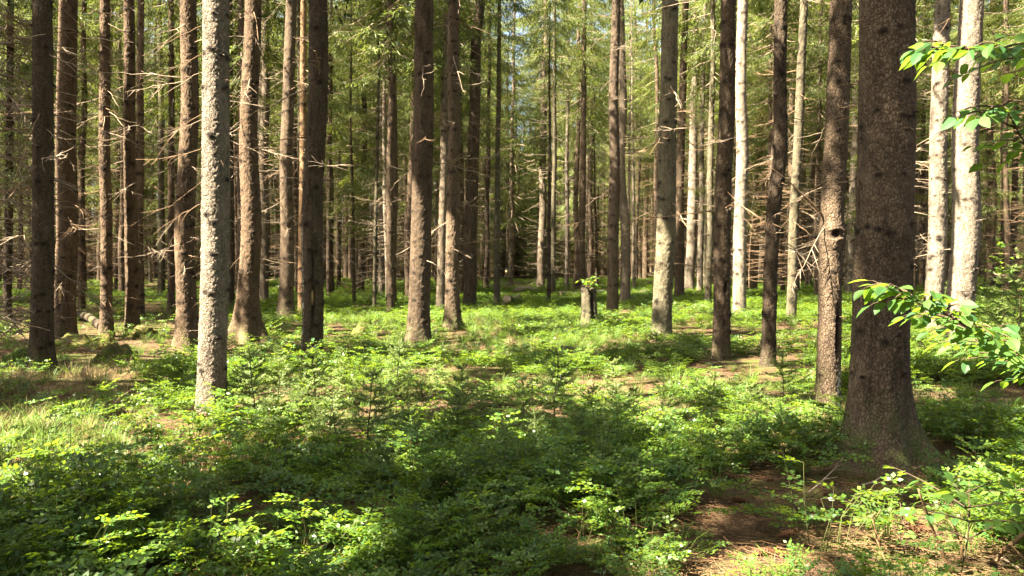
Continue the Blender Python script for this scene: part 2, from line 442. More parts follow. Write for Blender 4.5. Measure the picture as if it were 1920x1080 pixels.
tree(1508, 1483, 602, 18, 'olive', 10, 14, .2, '', 'yellow green spruce trunk leaning right, between the kinked and the burled trunk', lit=(-.3, 1), way=[(1494, 300)])
tree(1541, 1530, 562, 9, 'dark', 8, 14, .2, '', 'thin dark spruce close left of the burled trunk')
tree(1573, 1551, 778, 42, 'brown', 10, 6, .25, 'burled trunk', 'brown spruce with a swollen burl and one dead branch rising from it', lit=(-.2, 1.9), edge=1, knots=1, way=[(1557, 500), (1564, 410), (1570, 250)], burl=(1.98, .2), scar=[(.5, .95, .3, .3, 'knot'), (0, 2.0, .7, .05, 'knot'), (.9, .25, .5, .3, 'lichen2')])
tree(1613, 1590, 560, 16, 'pale', 9, 12, .15, '', 'pinkish pale spruce squeezed between the burled and the biggest trunk', lit=(0, 10))
tree(1668, 1644, 862, 98, 'brown', 10, 0, .58, 'biggest trunk', 'biggest and nearest spruce trunk, dark and scaly, flaring into the needle litter', lit=None, knots=1, lobes=[(-.35, 1.05, .42), (3.5, .5, .4), (-1.5, .6, .4), (-2.4, .5, .3)])
tree(1737, 1727, 545, 10, 'dark', 7, 20, .2, '', 'thin dark spruce right of the biggest trunk')
tree(1768, 1750, 618, 32, 'pale', 10, 8, .25, '', 'pale olive spruce just left of the thick white speckled trunk', lit=(-.2, 7), way=[(1757, 300)])
tree(1826, 1797, 664, 48, 'pale', 10, 6, .3, 'thick white speckled trunk', 'thick white sunlit spruce with speckled bark, behind the beech leaves', lit=(-.3, 9), way=[(1808, 300)])
tree(1864, 1858, 545, 17, 'brown', 9, 14, .2, '', 'crooked spruce with a sunlit bend, right of the thick white speckled trunk', way=[(1860, 300), (1850, 190), (1862, 90)], lit=(7, 10))
tree(1888, 1880, 545, 9, 'dark', 7, 16, .2, '', 'thin dark spruce at the edge, right of the crooked trunk')
tree(1909, 1899, 541, 12, 'dark', 8, 12, .2, '', 'last dark spruce at the right edge of the wood')
tree(20, 14, 600, 14, 'dark', 5, 40, .3, '', 'dark spruce at the left edge behind a tangle of bare twigs')
tree(-60, -58, 700, 34, 'dark', 9, 40, .3, '', 'trunk just off the left edge whose bare pale twigs reach into view', lit=None)
tree(158, 153, 580, 12, 'orange', 9, 16, .3, '', 'slim orange spruce close right behind the scarred orange trunk', lit=(0, 4), edge=1)
tree(453, 452, 590, 13, 'dark', 8, 14, .2, '', 'dark slim spruce touching the left side of the root footed trunk')
tree(430, 433, 585, 12, 'dark', 8, 14, .2, '', 'dark slim spruce in the gap right of the white sunlit trunk')
tree(265, 262, 598, 15, 'orange', 8, 14, .3, '', 'brown spruce half hidden behind the slim reddish spruce')
tree(322, 321, 588, 12, 'orange', 8, 16, .7, '', 'small brown spruce with curved foot left of the dark red brown one', lit=(0, 4))
tree(893, 889, 548, 10, 'pale', 8, 10, .2, '', 'pale narrow spruce peeking out behind the leaning brown trunk', lit=(0, 3))

for d in T:
    b = ground_at(d['xb'], d['yb'])
    d['b'] = b; d['d'] = float(b[1])
    # if the base pixel lies above the far ground, keep it at a believable far distance
    if d['d'] > 52: d['b'] = at(d['xb'], d['yb'], 52 + rng.uniform(-4, 6)); d['b'][2] = terrain(d['b'][0], d['b'][1]); d['d'] = float(d['b'][1])
    pts = [d['b']] + [at(x, y, d['d']) for x, y in sorted(d.get('way', []), key=lambda p: -p[1])] + [at(d['xt'], 0, d['d'])]
    d['path'] = np.array(pts)
    d['r'] = d['w'] / 2 / F * d['d']
    d['H'] = 25 + rng.uniform(-2, 3)
    if d['r'] < .09: d['H'] = 15 + rng.uniform(-1, 3)
    d['lean'] = (d['path'][-1] - d['path'][0])[:2] / max(1, d['path'][-1][2] - d['path'][0][2])

# ------------------------------------------------------------------ drawn map of sunlit spots, along which the crowns are cut open
LX0, LX1, LY0, LY1, LR = -30.0, 45.0, -5.0, 75.0, .1
lx = np.arange(LX0, LX1, LR); ly = np.arange(LY0, LY1, LR)
LXg, LYg = np.meshgrid(lx, ly)
n_a = noise2(LXg / 1.1, LYg / 1.1, 11) * .5 + noise2(LXg / .42, LYg / .42, 12) * .3 + noise2(LXg / 3.2, LYg / 3.2, 13) * .35
dd = np.hypot(LXg, LYg)
thr = np.interp(dd, [0, 12, 16, 24, 32, 60], [.75, .74, .66, .56, .50, .44])
LIT = n_a > thr
Pg = np.stack([LXg, LYg, terrain(LXg, LYg)], -1)
jx = 26 * (noise2(LXg / .5, LYg / .5, 21) - .5) + 30 * (noise2(LXg / 1.5, LYg / 1.5, 22) - .5)
jy = 20 * (noise2(LXg / .5, LYg / .5, 23) - .5) + 16 * (noise2(LXg / 1.5, LYg / 1.5, 24) - .5)
ppx, ppy, pfw = project(Pg)
ppx = ppx + jx; ppy = ppy + jy
ok = pfw > 1
def light(poly, val, keep=1.0):
    global LIT
    msk = ok & in_poly(ppx, ppy, poly)
    if keep < 1: msk &= noise2(LXg / .35, LYg / .35, 31) * .6 + noise2(LXg / .9, LYg / .9, 32) * .4 > np.quantile(noise2(LXg / .35, LYg / .35, 31) * .6 + noise2(LXg / .9, LYg / .9, 32) * .4, 1 - keep)
    LIT[msk] = val
light([(-400, 880), (1000, 880), (1250, 930), (1330, 880), (1900, 700), (2300, 700), (2300, 1400), (-400, 1400)], False)
light([(-300, 690), (360, 690), (360, 770), (150, 820), (-300, 830)], False, .8)
light([(640, 655), (1330, 655), (1330, 720), (1000, 690), (640, 690)], False, .85)
light([(560, 790), (900, 770), (1000, 900), (560, 900)], False)
light([(990, 740), (1180, 730), (1220, 900), (960, 920)], False, .8)
light([(-200, 830), (100, 800), (220, 830), (330, 770), (440, 775), (500, 790), (560, 770), (640, 770), (660, 800), (480, 860), (330, 900), (150, 950), (-200, 980)], True, .97)
light([(440, 690), (560, 690), (700, 690), (830, 690), (860, 740), (700, 780), (560, 770), (440, 760)], True, .7)
light([(190, 618), (370, 620), (370, 662), (200, 662)], True, .85)
light([(180, 640), (250, 640), (250, 690), (180, 690)], True, .8)
light([(20, 660), (70, 660), (70, 690), (20, 690)], True, .7)
light([(130, 695), (260, 690), (260, 715), (130, 715)], True, .7)
light([(600, 600), (760, 590), (760, 655), (600, 655)], True, .75)
light([(700, 630), (840, 630), (840, 655), (700, 655)], True)
light([(840, 585), (1100, 560), (1220, 590), (1220, 650), (1100, 650), (840, 655)], True, .8)
light([(940, 690), (1100, 690), (1240, 720), (1240, 790), (960, 770)], True, .42)
light([(1200, 720), (1520, 700), (1540, 860), (1230, 840)], True, .4)
light([(1240, 555), (1340, 555), (1340, 620), (1240, 620)], True, .8)
light([(1390, 590), (1640, 560), (1620, 690), (1400, 690)], True, .8)
light([(1690, 620), (1850, 620), (1850, 690), (1690, 690)], True, .8)
light([(1620, 950), (1800, 950), (1800, 1080), (1600, 1080)], True, .45)
light([(1450, 990), (1630, 990), (1630, 1090), (1450, 1090)], True, .22)
light([(930, 940), (1270, 940), (1270, 1100), (930, 1100)], True, .15)
light([(1760, 860), (1930, 860), (1930, 1000), (1760, 1000)], True, .22)
light([(1270, 860), (1640, 860), (1640, 1000), (1600, 1100), (1270, 1100)], False)
light([(1270, 880), (1640, 880), (1640, 1000), (1600, 1100), (1270, 1100)], True, .05)
light([(560, 790), (900, 770), (1000, 900), (560, 900)], True, .05)
light([(0, 900), (950, 900), (950, 1100), (0, 1100)], True, .05)
LITT = np.zeros_like(LIT)
def disc(P, r, val):
    x, y = gmap(P)
    x0, x1 = int((x - r - LX0) / LR), int((x + r - LX0) / LR) + 2
    y0, y1 = int((y - r - LY0) / LR), int((y + r - LY0) / LR) + 2
    x0, y0 = max(x0, 0), max(y0, 0)
    sub = (LXg[y0:y1, x0:x1] - x) ** 2 + (LYg[y0:y1, x0:x1] - y) ** 2 < r * r
    LIT[y0:y1, x0:x1][sub] = val
    if val: LITT[y0:y1, x0:x1][sub] = True
def along(d, z):
    p = d['path']; return np.array([np.interp(z + d['b'][2], p[:, 2], p[:, k]) if z + d['b'][2] <= p[-1, 2] else p[-1, k] for k in (0, 1)] + [z + d['b'][2]])
for d in T:
    if d.get('shade'):
        for z in np.arange(*d['shade'], .15): disc(along(d, z), d['r'] + .35, False)
    if d.get('lit') is None and d['w'] > 20 and d['d'] < 32:
        for z in np.arange(0, 7, .15): disc(along(d, z), d['r'] + .42, False)
for (px_, py_) in [(1640, 530), (1690, 560), (1770, 690), (1890, 690), (1900, 920), (1760, 930)]:
    disc(at(px_, py_, 2.7 if py_ < 800 else 5.0),   .17, True)
for d in T:
    if d.get('lit'):
        for z in np.arange(d['lit'][0], d['lit'][1], .1):
            if d['d'] > 14 and d['xt'] not in (1394, 1826, 1307) and noise2(np.array(z / .7), np.array(d['xb'] * .37), 4) < .38: continue
            if d.get('edge') and noise2(np.array(z / .9), np.array(d['xb'] * .37), 4) < .42: continue
            P = along(d, z)
            if d.get('edge'): P = P + np.array([-1.0 * d['r'], -.3 * d['r'], 0])
            disc(P, d['r'] * (.55 if d.get('edge') else 1) + (.11 if d.get('edge') else .16), True)
for _ in range(2):
    D_ = LIT.copy(); D_[1:] |= LIT[:-1]; D_[:-1] |= LIT[1:]; D_[:, 1:] |= LIT[:, :-1]; D_[:, :-1] |= LIT[:, 1:]
    LIT = np.where(np.hypot(LXg, LYg) < 17, D_, LIT)
def is_lit(P, trunks=False):
    x, y = gmap(P)
    ix = ((x - LX0) / LR).astype(int); iy = ((y - LY0) / LR).astype(int)
    inside = (ix >= 0) & (ix < LIT.shape[1]) & (iy >= 0) & (iy < LIT.shape[0])
    r = np.zeros(len(x), bool)
    r[inside] = (LITT if trunks else LIT)[iy[inside], ix[inside]]
    if trunks: return r
    far = ~inside
    r[far] = noise2(x[far] / 1.2, y[far] / 1.2, 9) > .62
    return r

# ------------------------------------------------------------------ spruce parts
def curve_path(L, droop, up, bend, k=9, r=rng):
    t = np.linspace(0, 1, k)
    x = L * t
    z = -droop * L * t ** 1.4 + up * L * t ** 3
    y = bend * L * t ** 2 + .008 * L * r.standard_normal(k) * (t > 0)
    return np.stack([x, y, z + .007 * L * r.standard_normal(k) * (t > 0)], -1)
def dead_branch(r, L=1.3, twigs=9):
    g = Geo()
    p = curve_path(L, r.uniform(-.1, .35), r.uniform(-.1, .2), r.uniform(-.2, .2), r=r)
    g.add(*tube(p, np.linspace(.0072, .0026, len(p)) * (.6 + .4 * L), 5))
    for _ in range(twigs):
        u = r.uniform(.22, .97); i = u * (len(p) - 1); a = int(i); o = p[a] + (p[min(a + 1, len(p) - 1)] - p[a]) * (i - a)
        l = r.uniform(.12, .5) * L * (1.15 - u)
        az = r.choice([-1, 1]) * r.uniform(.5, 1.1)
        q = curve_path(l, r.uniform(0, .5), r.uniform(-.1, .3), r.uniform(-.3, .3), 5, r)
        g.add(*tube(rotz(q, az) + o, np.linspace(.0048, .0022, 5), 3))
    return g
DEADV = []
for k in range(14):
    r_ = np.random.default_rng(100 + k)
    DEADV.append(dead_branch(r_, 1.0, 2 + (k * 5) % 13).mesh('dead_branch', [M_DEAD if k % 3 else M_DEADB]))

def bough(r, L, dens=1.0, bw=.024):
    """live spruce bough along +x: quads, tints, axis"""
    ax = curve_path(L, r.uniform(.1, .3), r.uniform(.1, .3), r.uniform(-.1, .1), 8, r)
    Q, TI = [], []
    nt_ = max(4, int(L / .085 * dens))
    for u in np.linspace(.12, 1, nt_):
        i = u * 7; a = min(int(i), 6); o = ax[a] + (ax[a + 1] - ax[a]) * (i - a)
        for sd in (-1, 1):
            l = L * (.40 * (1 - u) ** .7 + .05) * r.uniform(.6, 1.2) * (min(1, u / .3))
            ang = sd * r.uniform(.7, 1.15)
            dz = -r.uniform(.15, .8)
            d = np.array([math.cos(ang), math.sin(ang), dz])
            d /= np.linalg.norm(d)
            nb = max(2, int(l / .044))
            t = (np.arange(nb) + .5) / nb
            pos = o + d * (l * t)[:, None] + np.stack([0 * t, 0 * t, -.25 * l * t ** 2], -1)
            dirs = d + r.normal(0, .42, (nb, 3)) + np.array([0, 0, -.25])
            nr = np.array([0, 0, 1.0]) + r.normal(0, .55, (nb, 3))
            Q.append(blades(pos, dirs, nr, r.uniform(.11, .2, nb), r.uniform(.7, 1.3, nb) * bw))
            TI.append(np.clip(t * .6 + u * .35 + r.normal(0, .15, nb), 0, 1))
    return np.concatenate(Q), np.concatenate(TI), ax
BOUGH = [bough(np.random.default_rng(200 + k), 2.0) for k in range(7)]
def place(Q, az, pitch, sc, o):
    c, s_ = math.cos(pitch), math.sin(pitch)
    P = Q * sc
    P = np.stack([P[..., 0] * c - P[..., 2] * s_, P[..., 1], P[..., 0] * s_ + P[..., 2] * c], -1)
    return rotz(P, az) + o
def crown_geo(r, z0, z1, rmax, nb, thin=.85):
    g = Geo()
    for i in range(nb):
        u = (i + r.random()) / nb
        z = z0 + (z1 - z0) * u ** 1.05
        L = rmax * (1 - u) ** .75 * r.uniform(.7, 1.15) * (.55 + .45 * min(1, u / .12)) + .25
        Q, TI, ax = BOUGH[r.integers(len(BOUGH))]
        az = r.uniform(0, 2 * np.pi); pitch = -.35 + .75 * u + r.normal(0, .1)
        o = np.array([0, 0, z])
        keep = r.random(len(Q)) < (thin if u > .15 else thin * .5)
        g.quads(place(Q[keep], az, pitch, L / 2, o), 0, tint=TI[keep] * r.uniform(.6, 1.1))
        v, q, t = tube(place(ax, az, pitch, L / 2, o), np.linspace(.016, .004, len(ax)), 3)
        g.add(v, q, t, m=1, tint=0)
    return g
def trunk_rings(path, H, r0, flare, z_vis, dz, nseg, seed, amp, kn, scars=(), burl=None, roots=False, moss=.5, lobes_at=()):
    """bark-covered stem in local coordinates (path relative to the base)"""
    r = np.random.default_rng(seed)
    zs = np.concatenate([np.arange(-.25, z_vis, dz), np.arange(z_vis, H, .6), [H]])
    zp = path[:, 2]
    # smooth polyline
    cx = np.interp(zs, zp, path[:, 0]); cy = np.interp(zs, zp, path[:, 1])
    top = zs > zp[-1]
    sl = (path[-1, :2] - path[0, :2]) / max(1, zp[-1] - zp[0])
    cx[top] = path[-1, 0] + sl[0] * (zs[top] - zp[-1]) * .6; cy[top] = path[-1, 1] + sl[1] * (zs[top] - zp[-1]) * .6
    if dz < .2 and len(path) > 2:
        kk = max(3, int(.5 / dz)) | 1; ker = np.hanning(kk + 2)[1:-1]; ker /= ker.sum()
        m_ = len(np.arange(-.25, z_vis, dz)); pad = kk // 2
        for c in (cx, cy):
            e = np.concatenate([np.full(pad, c[0]), c[:m_], c[m_ - 1] + (c[m_ - 1] - c[m_ - 2]) * np.arange(1, pad + 1)])
            c[:m_] = np.convolve(e, ker, 'valid')
    cx = cx + r0 * .8 * (noise2(zs / 2.3, zs * 0, seed) - .5) * smooth(.1, 2.2, zs)
    cy = cy + r0 * .8 * (noise2(zs / 2.3, zs * 0, seed + 50) - .5) * smooth(.1, 2.2, zs)
    th = np.arange(nseg) / nseg * 2 * np.pi
    Z, TH = np.meshgrid(zs, th, indexing='ij')
    prof = (np.clip((H - zs) / (H - 2.5), 0, 1)) ** .8
    lobes = 0.5 + .5 * noise3(np.cos(TH) * 1.6 + 9 * seed, np.sin(TH) * 1.6, np.zeros_like(TH) + 3.3)
    lobes = lobes + .35 * np.cos(TH * 5 + seed) * (1.4 if roots else .45)
    fl = flare * np.exp(-np.maximum(Z, -.1) / (.40 if flare > 1.2 else .28 if flare > .5 else .24)) * lobes + flare * .10 * np.exp(-np.maximum(Z, 0) / .9)
    for la, lf_, lw in lobes_at:
        da = (TH - la + np.pi) % (2 * np.pi) - np.pi
        fl = fl + lf_ * np.exp(-np.maximum(Z, -.1) / .22) * np.exp(-(da / lw) ** 2)
    fl = fl * 1.15; R = r0 * prof[:, None] * (1 + fl)
    cxn, cyn = np.cos(TH), np.sin(TH)
    # bark relief
    fade = (Z < z_vis + .1)
    q = r0
    rel = (noise3(cxn * q / .016 + seed, cyn * q / .016, Z / .022) - .5) * 1.0 + (noise3(cxn * q / .05 + seed, cyn * q / .05, Z / .08) - .5) * .35
    R = R + amp * rel * fade + r0 * .05 * (noise3(cxn * 1.2, cyn * 1.2 + seed, Z / .8) - .5)
    knot = np.zeros_like(R); wood = np.zeros_like(R); lich = np.zeros_like(R)
    stubs = []
    if kn:
        z = r.uniform(.3, .7)
        while z < z_vis:
            for a in r.uniform(0, 2 * np.pi, r.integers(3, 7)):
                zz = z + r.normal(0, .03)
                da = np.abs((TH - a + np.pi) % (2 * np.pi) - np.pi) * r0
                s_ = r.uniform(.7, 1.5) * (1.0 if r0 < .2 else .85) * (1.0 if dz < .02 else 1.45)
                gk = np.exp(-(da / (.034 * s_)) ** 2 - ((Z - zz) / (.020 * s_)) ** 2)
                knot = np.maximum(knot, np.clip(1.25 * gk, 0, .97)); R = R + gk * .010
                if r.random() < .8:
                    stubs.append((a, zz, r.uniform(.02, .10)))
            z += r.uniform(.28, .58)
    ca = math.atan2(-(path[0, 1] + 0), 0) if False else -np.pi / 2
    for (a, z, sa, sz, what) in scars:
        ang = ca + a * 1.0
        da = (TH - ang + np.pi) % (2 * np.pi) - np.pi
        wob = noise3(cxn * 3 + seed, cyn * 3, Z / .12) * .9 + .45
        gk = np.clip(1.7 * np.exp(-(da / sa) ** 2 - ((Z - z) / sz) ** 4) * wob - .35, 0, 1)
        if what == 'knot': knot = np.maximum(knot, gk); R = R - gk * .035 * min(1, r0 / .12)
        elif what == 'wood': wood = np.maximum(wood, gk)
        elif what.startswith('lichen'): lich = np.maximum(lich, gk * .75 * (noise3(cxn * q / .02, cyn * q / .02, Z / .03) > .5))
    if burl:
        R = R + burl[1] * r0 * np.exp(-((Z - burl[0]) / .13) ** 2) * (.7 + .9 * noise3(cxn * 2, cyn * 2, Z / .08)) 
    ms = np.clip(moss * (1.1 - Z / .55), 0, 1) if moss else np.zeros_like(R)
    V = np.stack([cx[:, None] + R * cxn, cy[:, None] + R * cyn, Z], -1)
    K = len(zs); i = np.arange(K - 1)[:, None] * nseg; j = np.arange(nseg)[None]; j2 = (j + 1) % nseg
    g = Geo()
    g.add(V, q=np.stack([i + j, i + j2, i + nseg + j2, i + nseg + j], -1), knot=knot.ravel(), moss=ms.ravel(), wood=wood.ravel(), lichen=lich.ravel())
    for a, z, l in stubs:
        ix = np.argmin(abs(zs - z)); o = np.array([cx[ix], cy[ix], z]); d = np.array([math.cos(a), math.sin(a), r.uniform(-.5, .3)]); rr = R[ix].mean() * .92
        p = np.stack([o + d * rr, o + d * (rr + l * .6), o + d * (rr + l) + np.array([0, 0, -.2 * l])])
        g.add(*tube(p, [.008, .006, .003], 4), knot=.55)
    cen = lambda z: np.array([np.interp(z, zs, cx), np.interp(z, zs, cy), z])
    rad = lambda z: float(np.interp(z, zs, R.mean(1)))
    return g, cen, rad

# crowns seen in the picture share these shapes (local: base of the tree at z = 0, 26 m tall)
CROWN_SPEC = [(9, 26, 2.6, 95, .9), (8, 25, 2.9, 100, .9), (6.5, 25, 2.7, 105, .9), (5, 23, 2.6, 105, .95), (3.2, 19, 2.3, 105, .95), (4.2, 21, 2.5, 110, .95), (10.5, 27, 2.4, 85, .9)]
def crown_arrays(g):
    nq, wv, wq, wn = [], [], [], 0
    tint = {i_: a for i_, a in g.a['tint']}
    ti, n0, qi = [], 0, 0
    for v, q, m_ in zip(g.v, g.q, g.qm):
        if m_[0] == 0: nq.append(v.reshape(-1, 4, 3)); ti.append(tint[n0][::4])
        else: wv.append(v); wq.append(q - n0 + wn); wn += len(v)
        n0 += len(v)
    return np.concatenate(nq), np.concatenate(ti), (np.concatenate(wv), np.concatenate(wq))
CG = [crown_geo(np.random.default_rng(300 + k), *sp_) for k, sp_ in enumerate(CROWN_SPEC)]
CROWNS = [g_.mesh('crown', [M_NEEDLE, M_DEAD]) for g_ in CG]
CROWN_ARR = [crown_arrays(g_) for g_ in CG]
CROWN_Z0 = [9, 8, 6.5, 5, 3.2, 4.2, 10.5]
def canopy_quads(r, base, lean, z0, z1, rmax, n):
    """needle sprays of one high crown, cut open along the sun rays to the drawn lit spots"""
    u = r.random(n) ** 1.15
    z = z0 + (z1 - z0) * u
    R = rmax * (1 - u) ** .7 * np.sqrt(r.random(n)) * 1.05
    az = r.integers(0, 40, n) * 2.399 + r.normal(0, .16, n)
    P = np.stack([base[0] + lean[0] * z + R * np.cos(az), base[1] + lean[1] * z + R * np.sin(az), base[2] + z - R * .25], -1)
    d = np.stack([np.cos(az), np.sin(az), -.35 + 0 * az], -1) + r.normal(0, .35, (n, 3))
    Q = blades(P, d, np.array([0, 0, 1.0]) + r.normal(0, .45, (n, 3)), r.uniform(.22, .42, n), r.uniform(.08, .16, n))
    keep = ~(is_lit(Q.mean(1)) | is_lit(Q[:, 0]) | is_lit(Q[:, 2])) | (r.random(n) < .01)  # sprays above drawn lit spots are removed to shape the light
    return Q[keep], r.uniform(0, 1, n)[keep]

def dead_tangle(r, z0, z1, n, L):
    g = Geo()
    for k in range(n):
        z = r.uniform(z0, z1); v = dead_branch(r, L * r.uniform(.4, 1.2), 5)
        V = np.concatenate(v.v); az = r.uniform(0, 2 * np.pi)
        g.add(rotz(V, az) + np.array([0, 0, z]), np.concatenate(v.q), np.concatenate(v.t))
    return g

LIVE = 0
for k, d in enumerate(T):
    root = thing('spruce_tree', d['label'], 'tree', d['b'], 'tall spruces of the wood')
    d['root'] = root
    near = d['d'] < 13
    zv = 1.6 + d['d'] * .34 + .6
    dz, ns = (.0115, 112) if near else ((.028, 64) if d['d'] < 22 else ((.05, 32) if d['d'] < 34 else (.10, 16)))
    amp = .011 if near else (.022 if d['d'] < 22 else .02)
    if d['xt'] == 399: amp = .011
    path = d['path'] - d['b']
    path[0, 2] = 0
    moss = .9 if d['xt'] in (596, 78, 1668, 1573, 853) else .45
    gt, cen, rad = trunk_rings(path, d['H'], d['r'], d['flare'], zv, dz, ns, k + 1, amp * (1 if d['r'] > .1 else .5), True, d.get('scar', ()), d.get('burl'), d.get('roots', False), moss, d.get('lobes', ()))
    gt.obj('trunk', [BARK[d['bark']]], root)
    d['cen'], d['rad'] = cen, rad
    r = np.random.default_rng(900 + k)
    if not d.get('dead'):
        if d['d'] > 26 or d['c0'] < 6:
            small = d['r'] < .09
            opts = [i for i in range(7) if abs(CROWN_Z0[i] - d['c0']) < 1.8] or [0]
            ck = opts[k % len(opts)]; s_ = .62 if small else 1; a = r.uniform(0, 6.28)
            sh = cen(14) if not small else cen(9)
            off = np.array([sh[0] * .8, sh[1] * .8, 0 if not small else 2.5])
            Q, TI, W = CROWN_ARR[ck]; sv = np.array([s_, s_, d['H'] / 26 if not small else .8])
            Q = rotz(Q * sv, a) + off
            keep = ~is_lit(Q.mean(1) + d['b'], True)  # needles cut away on the sun rays to trunks drawn as lit
            if keep.mean() > .985:
                c = link('crown', CROWNS[ck], root, off); c.scale = sv; c.rotation_euler = (0, 0, a)
            else:
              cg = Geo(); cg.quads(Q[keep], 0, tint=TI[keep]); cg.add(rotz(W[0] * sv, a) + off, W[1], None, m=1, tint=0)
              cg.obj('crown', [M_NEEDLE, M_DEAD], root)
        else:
            cg = Geo(); Q, TI = canopy_quads(r, d['b'], d['lean'], 10.5, d['H'], 4.0, 5600)  # crown above the view, widened to shade the ground, cut to the light map
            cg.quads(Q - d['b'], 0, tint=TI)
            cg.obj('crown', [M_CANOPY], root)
    # dead branches, each its own part
    for q in range(int(d['nd'] * (2.4 if d['xt'] < 380 else 1.8))):
        vis_top = min(zv, d['c0'] + 2)
        z = r.uniform(.9 if d['xt'] < 130 else 1.6, vis_top)
        az = r.uniform(0, 2 * np.pi)
        sc = r.uniform(.35, 1.5) * (1.0 if d['r'] > .1 else .7)
        if d.get('dead'): sc *= .55; z = r.uniform(1.5, zv)
        if d['xt'] < 60: sc = r.uniform(.8, 2.0); az = r.uniform(-.7, .9)
        o = link('dead_branch', DEADV[r.integers(len(DEADV))], root)
        p = cen(z); rr = rad(z) * .85
        o.location = p + np.array([math.cos(az) * rr, math.sin(az) * rr, 0])
        o.rotation_euler = (r.normal(0, .5), r.uniform(-.2, .55), az); o.scale = (sc, sc * r.uniform(.7, 1.2), sc * r.uniform(.7, 1.4))
def add_branch(d, px, py, L, az, drop=.2, v=0, thick=1.0):
    """one given dead branch where it leaves the trunk at photo height py"""
    z = at(px, py, d['d'])[2] - d['b'][2]
    o = link('dead_branch', DEADV[v % len(DEADV)], d['root']); p = d['cen'](z); rr = d['rad'](z) * .85
    o.location = p + np.array([math.cos(az) * rr, math.sin(az) * rr, 0]); o.rotation_euler = (0, drop, az); o.scale = (L, L * thick, L * thick)
byx = {d['xt']: d for d in T}
w6 = byx[399]
for i_, (py, L, az, dr) in enumerate([(48, .75, 3.3, .25), (102, .6, 3.5, .45), (132, .65, 2.9, .1), (212, .7, 3.25, .3), (224, .55, 3.6, .5), (278, .72, 3.3, .22), (340, .5, 3.2, .4), (380, .65, 3.4, .5), (512, .12, 3.3, .1), (565, .12, 3.2, .1), (620, .2, 3.1, 0), (380, .22, -.2, .35), (300, .18, -.9, .3), (150, .2, -.6, .2), (620, .1, -1.9, .2), (85, .14, -1.4, .4)]):
    add_branch(w6, 399, py, L, az, dr, [0, 3, 8, 6, 11, 9][i_ % 6], 1.1)
big = byx[1668]
for py, L, az, dr in [(250, .42, -1.75, 1.25), (350, .38, -1.8, 1.3), (222, .5, 3.3, -.05), (92, .4, 3.5, -.5), (342, .65, 3.2, -.05), (357, .25, 3.1, .05), (460, .25, -.15, 0), (120, .55, 0, .15)]:
    add_branch(big, 1668, py, L, az, dr, 0 if L < .45 else 3, 1.3)
bt = byx[1573]
for py, L, az, dr in [(415, .8, 3.6, -1.15), (500, .42, 3.2, .02), (435, .4, 3.0, .05), (510, .2, -1.3, .9)]:
    add_branch(bt, 1556, py, L, az, dr, 0, 2.2 if L == .8 else 1.2)

# ------------------------------------------------------------------ spruces further back: things of their own, copied from six kinds
def straight(H, seed):
    r = np.random.default_rng(seed); z = np.array([0, 4, 8, 12, H * .7])
    return np.stack([np.cumsum(np.r_[0, r.normal(0, .06, 4)]), np.cumsum(np.r_[0, r.normal(0, .06, 4)]), z], -1)
KINDS = []
for k, (bk, r0, ci, ntw) in enumerate([('dark', .14, 1, 120), ('brown', .17, 0, 120), ('grey', .18, 6, 110), ('brown', .085, 4, 70), ('pale', .13, 6, 130), ('dark', .105, 0, 130), ('olive', .13, 6, 120)]):
    H = 25 if ci not in (4,) else 18
    tg, _, _ = trunk_rings(straight(H, k + 60), H, r0, .4, 13, .16, 10, 400 + k, .012, False, (), None, False, .3)
    KINDS.append(dict(trunk=tg.mesh('trunk', [BARK[bk]]), crown=CROWNS[ci], twigs=dead_tangle(np.random.default_rng(500 + k), .9, CROWN_Z0[ci] + 1.5, ntw, 1.5).mesh('dead_twig_mass', [M_DEADB if k % 2 else M_DEAD]), r0=r0, bark=bk))
occupied = [(d['b'][0], d['b'][1]) for d in T]
SHAFT = np.concatenate([np.array([gmap(along(d, z)) for z in np.arange(d['lit'][0], min(d['lit'][1], 1.6 + d['d'] * .33), .7)]) for d in T if d.get('lit') and d['d'] > 20 and d['w'] > 10])
def in_the_way(x, y):
    for z in (7, 10, 13, 16):
        gx_, gy_ = x - S[0] / S[2] * z, y - S[1] / S[2] * z
        if (((SHAFT[:, 0] - gx_) ** 2 + (SHAFT[:, 1] - gy_) ** 2) < 1.5 ** 2).any(): return True
    return False
BGT = []
r = np.random.default_rng(77)
tries = 0
while len(BGT) < 236 and tries < 20000:
    tries += 1
    y = 24 + 44 * r.random() ** .75
    x = r.uniform(-.66, .66) * y
    px = 960 + F * x / y
    if y < 29 and 560 < px < 1350: continue              # the open meadow in the middle
    if y < 30 and px > 1350 and r.random() < .6: continue
    if y < 34 and 940 < px < 1250 and r.random() < .7: continue
    if 955 < px < 1012: continue
    dmin = min((x - a) ** 2 + (y - b) ** 2 for a, b in occupied)
    if dmin < (1.3 if px < 500 else 1.6) ** 2: continue
    # keep the measured trunks free of strangers in front of them
    if any(abs(px - (960 + F * d['b'][0] / d['b'][1])) < d['w'] * .5 + 2 and y < d['d'] for d in T): continue
    if in_the_way(x, y) and r.random() < .85: continue
    occupied.append((x, y)); BGT.append((x, y, px))
TREES_BG = []
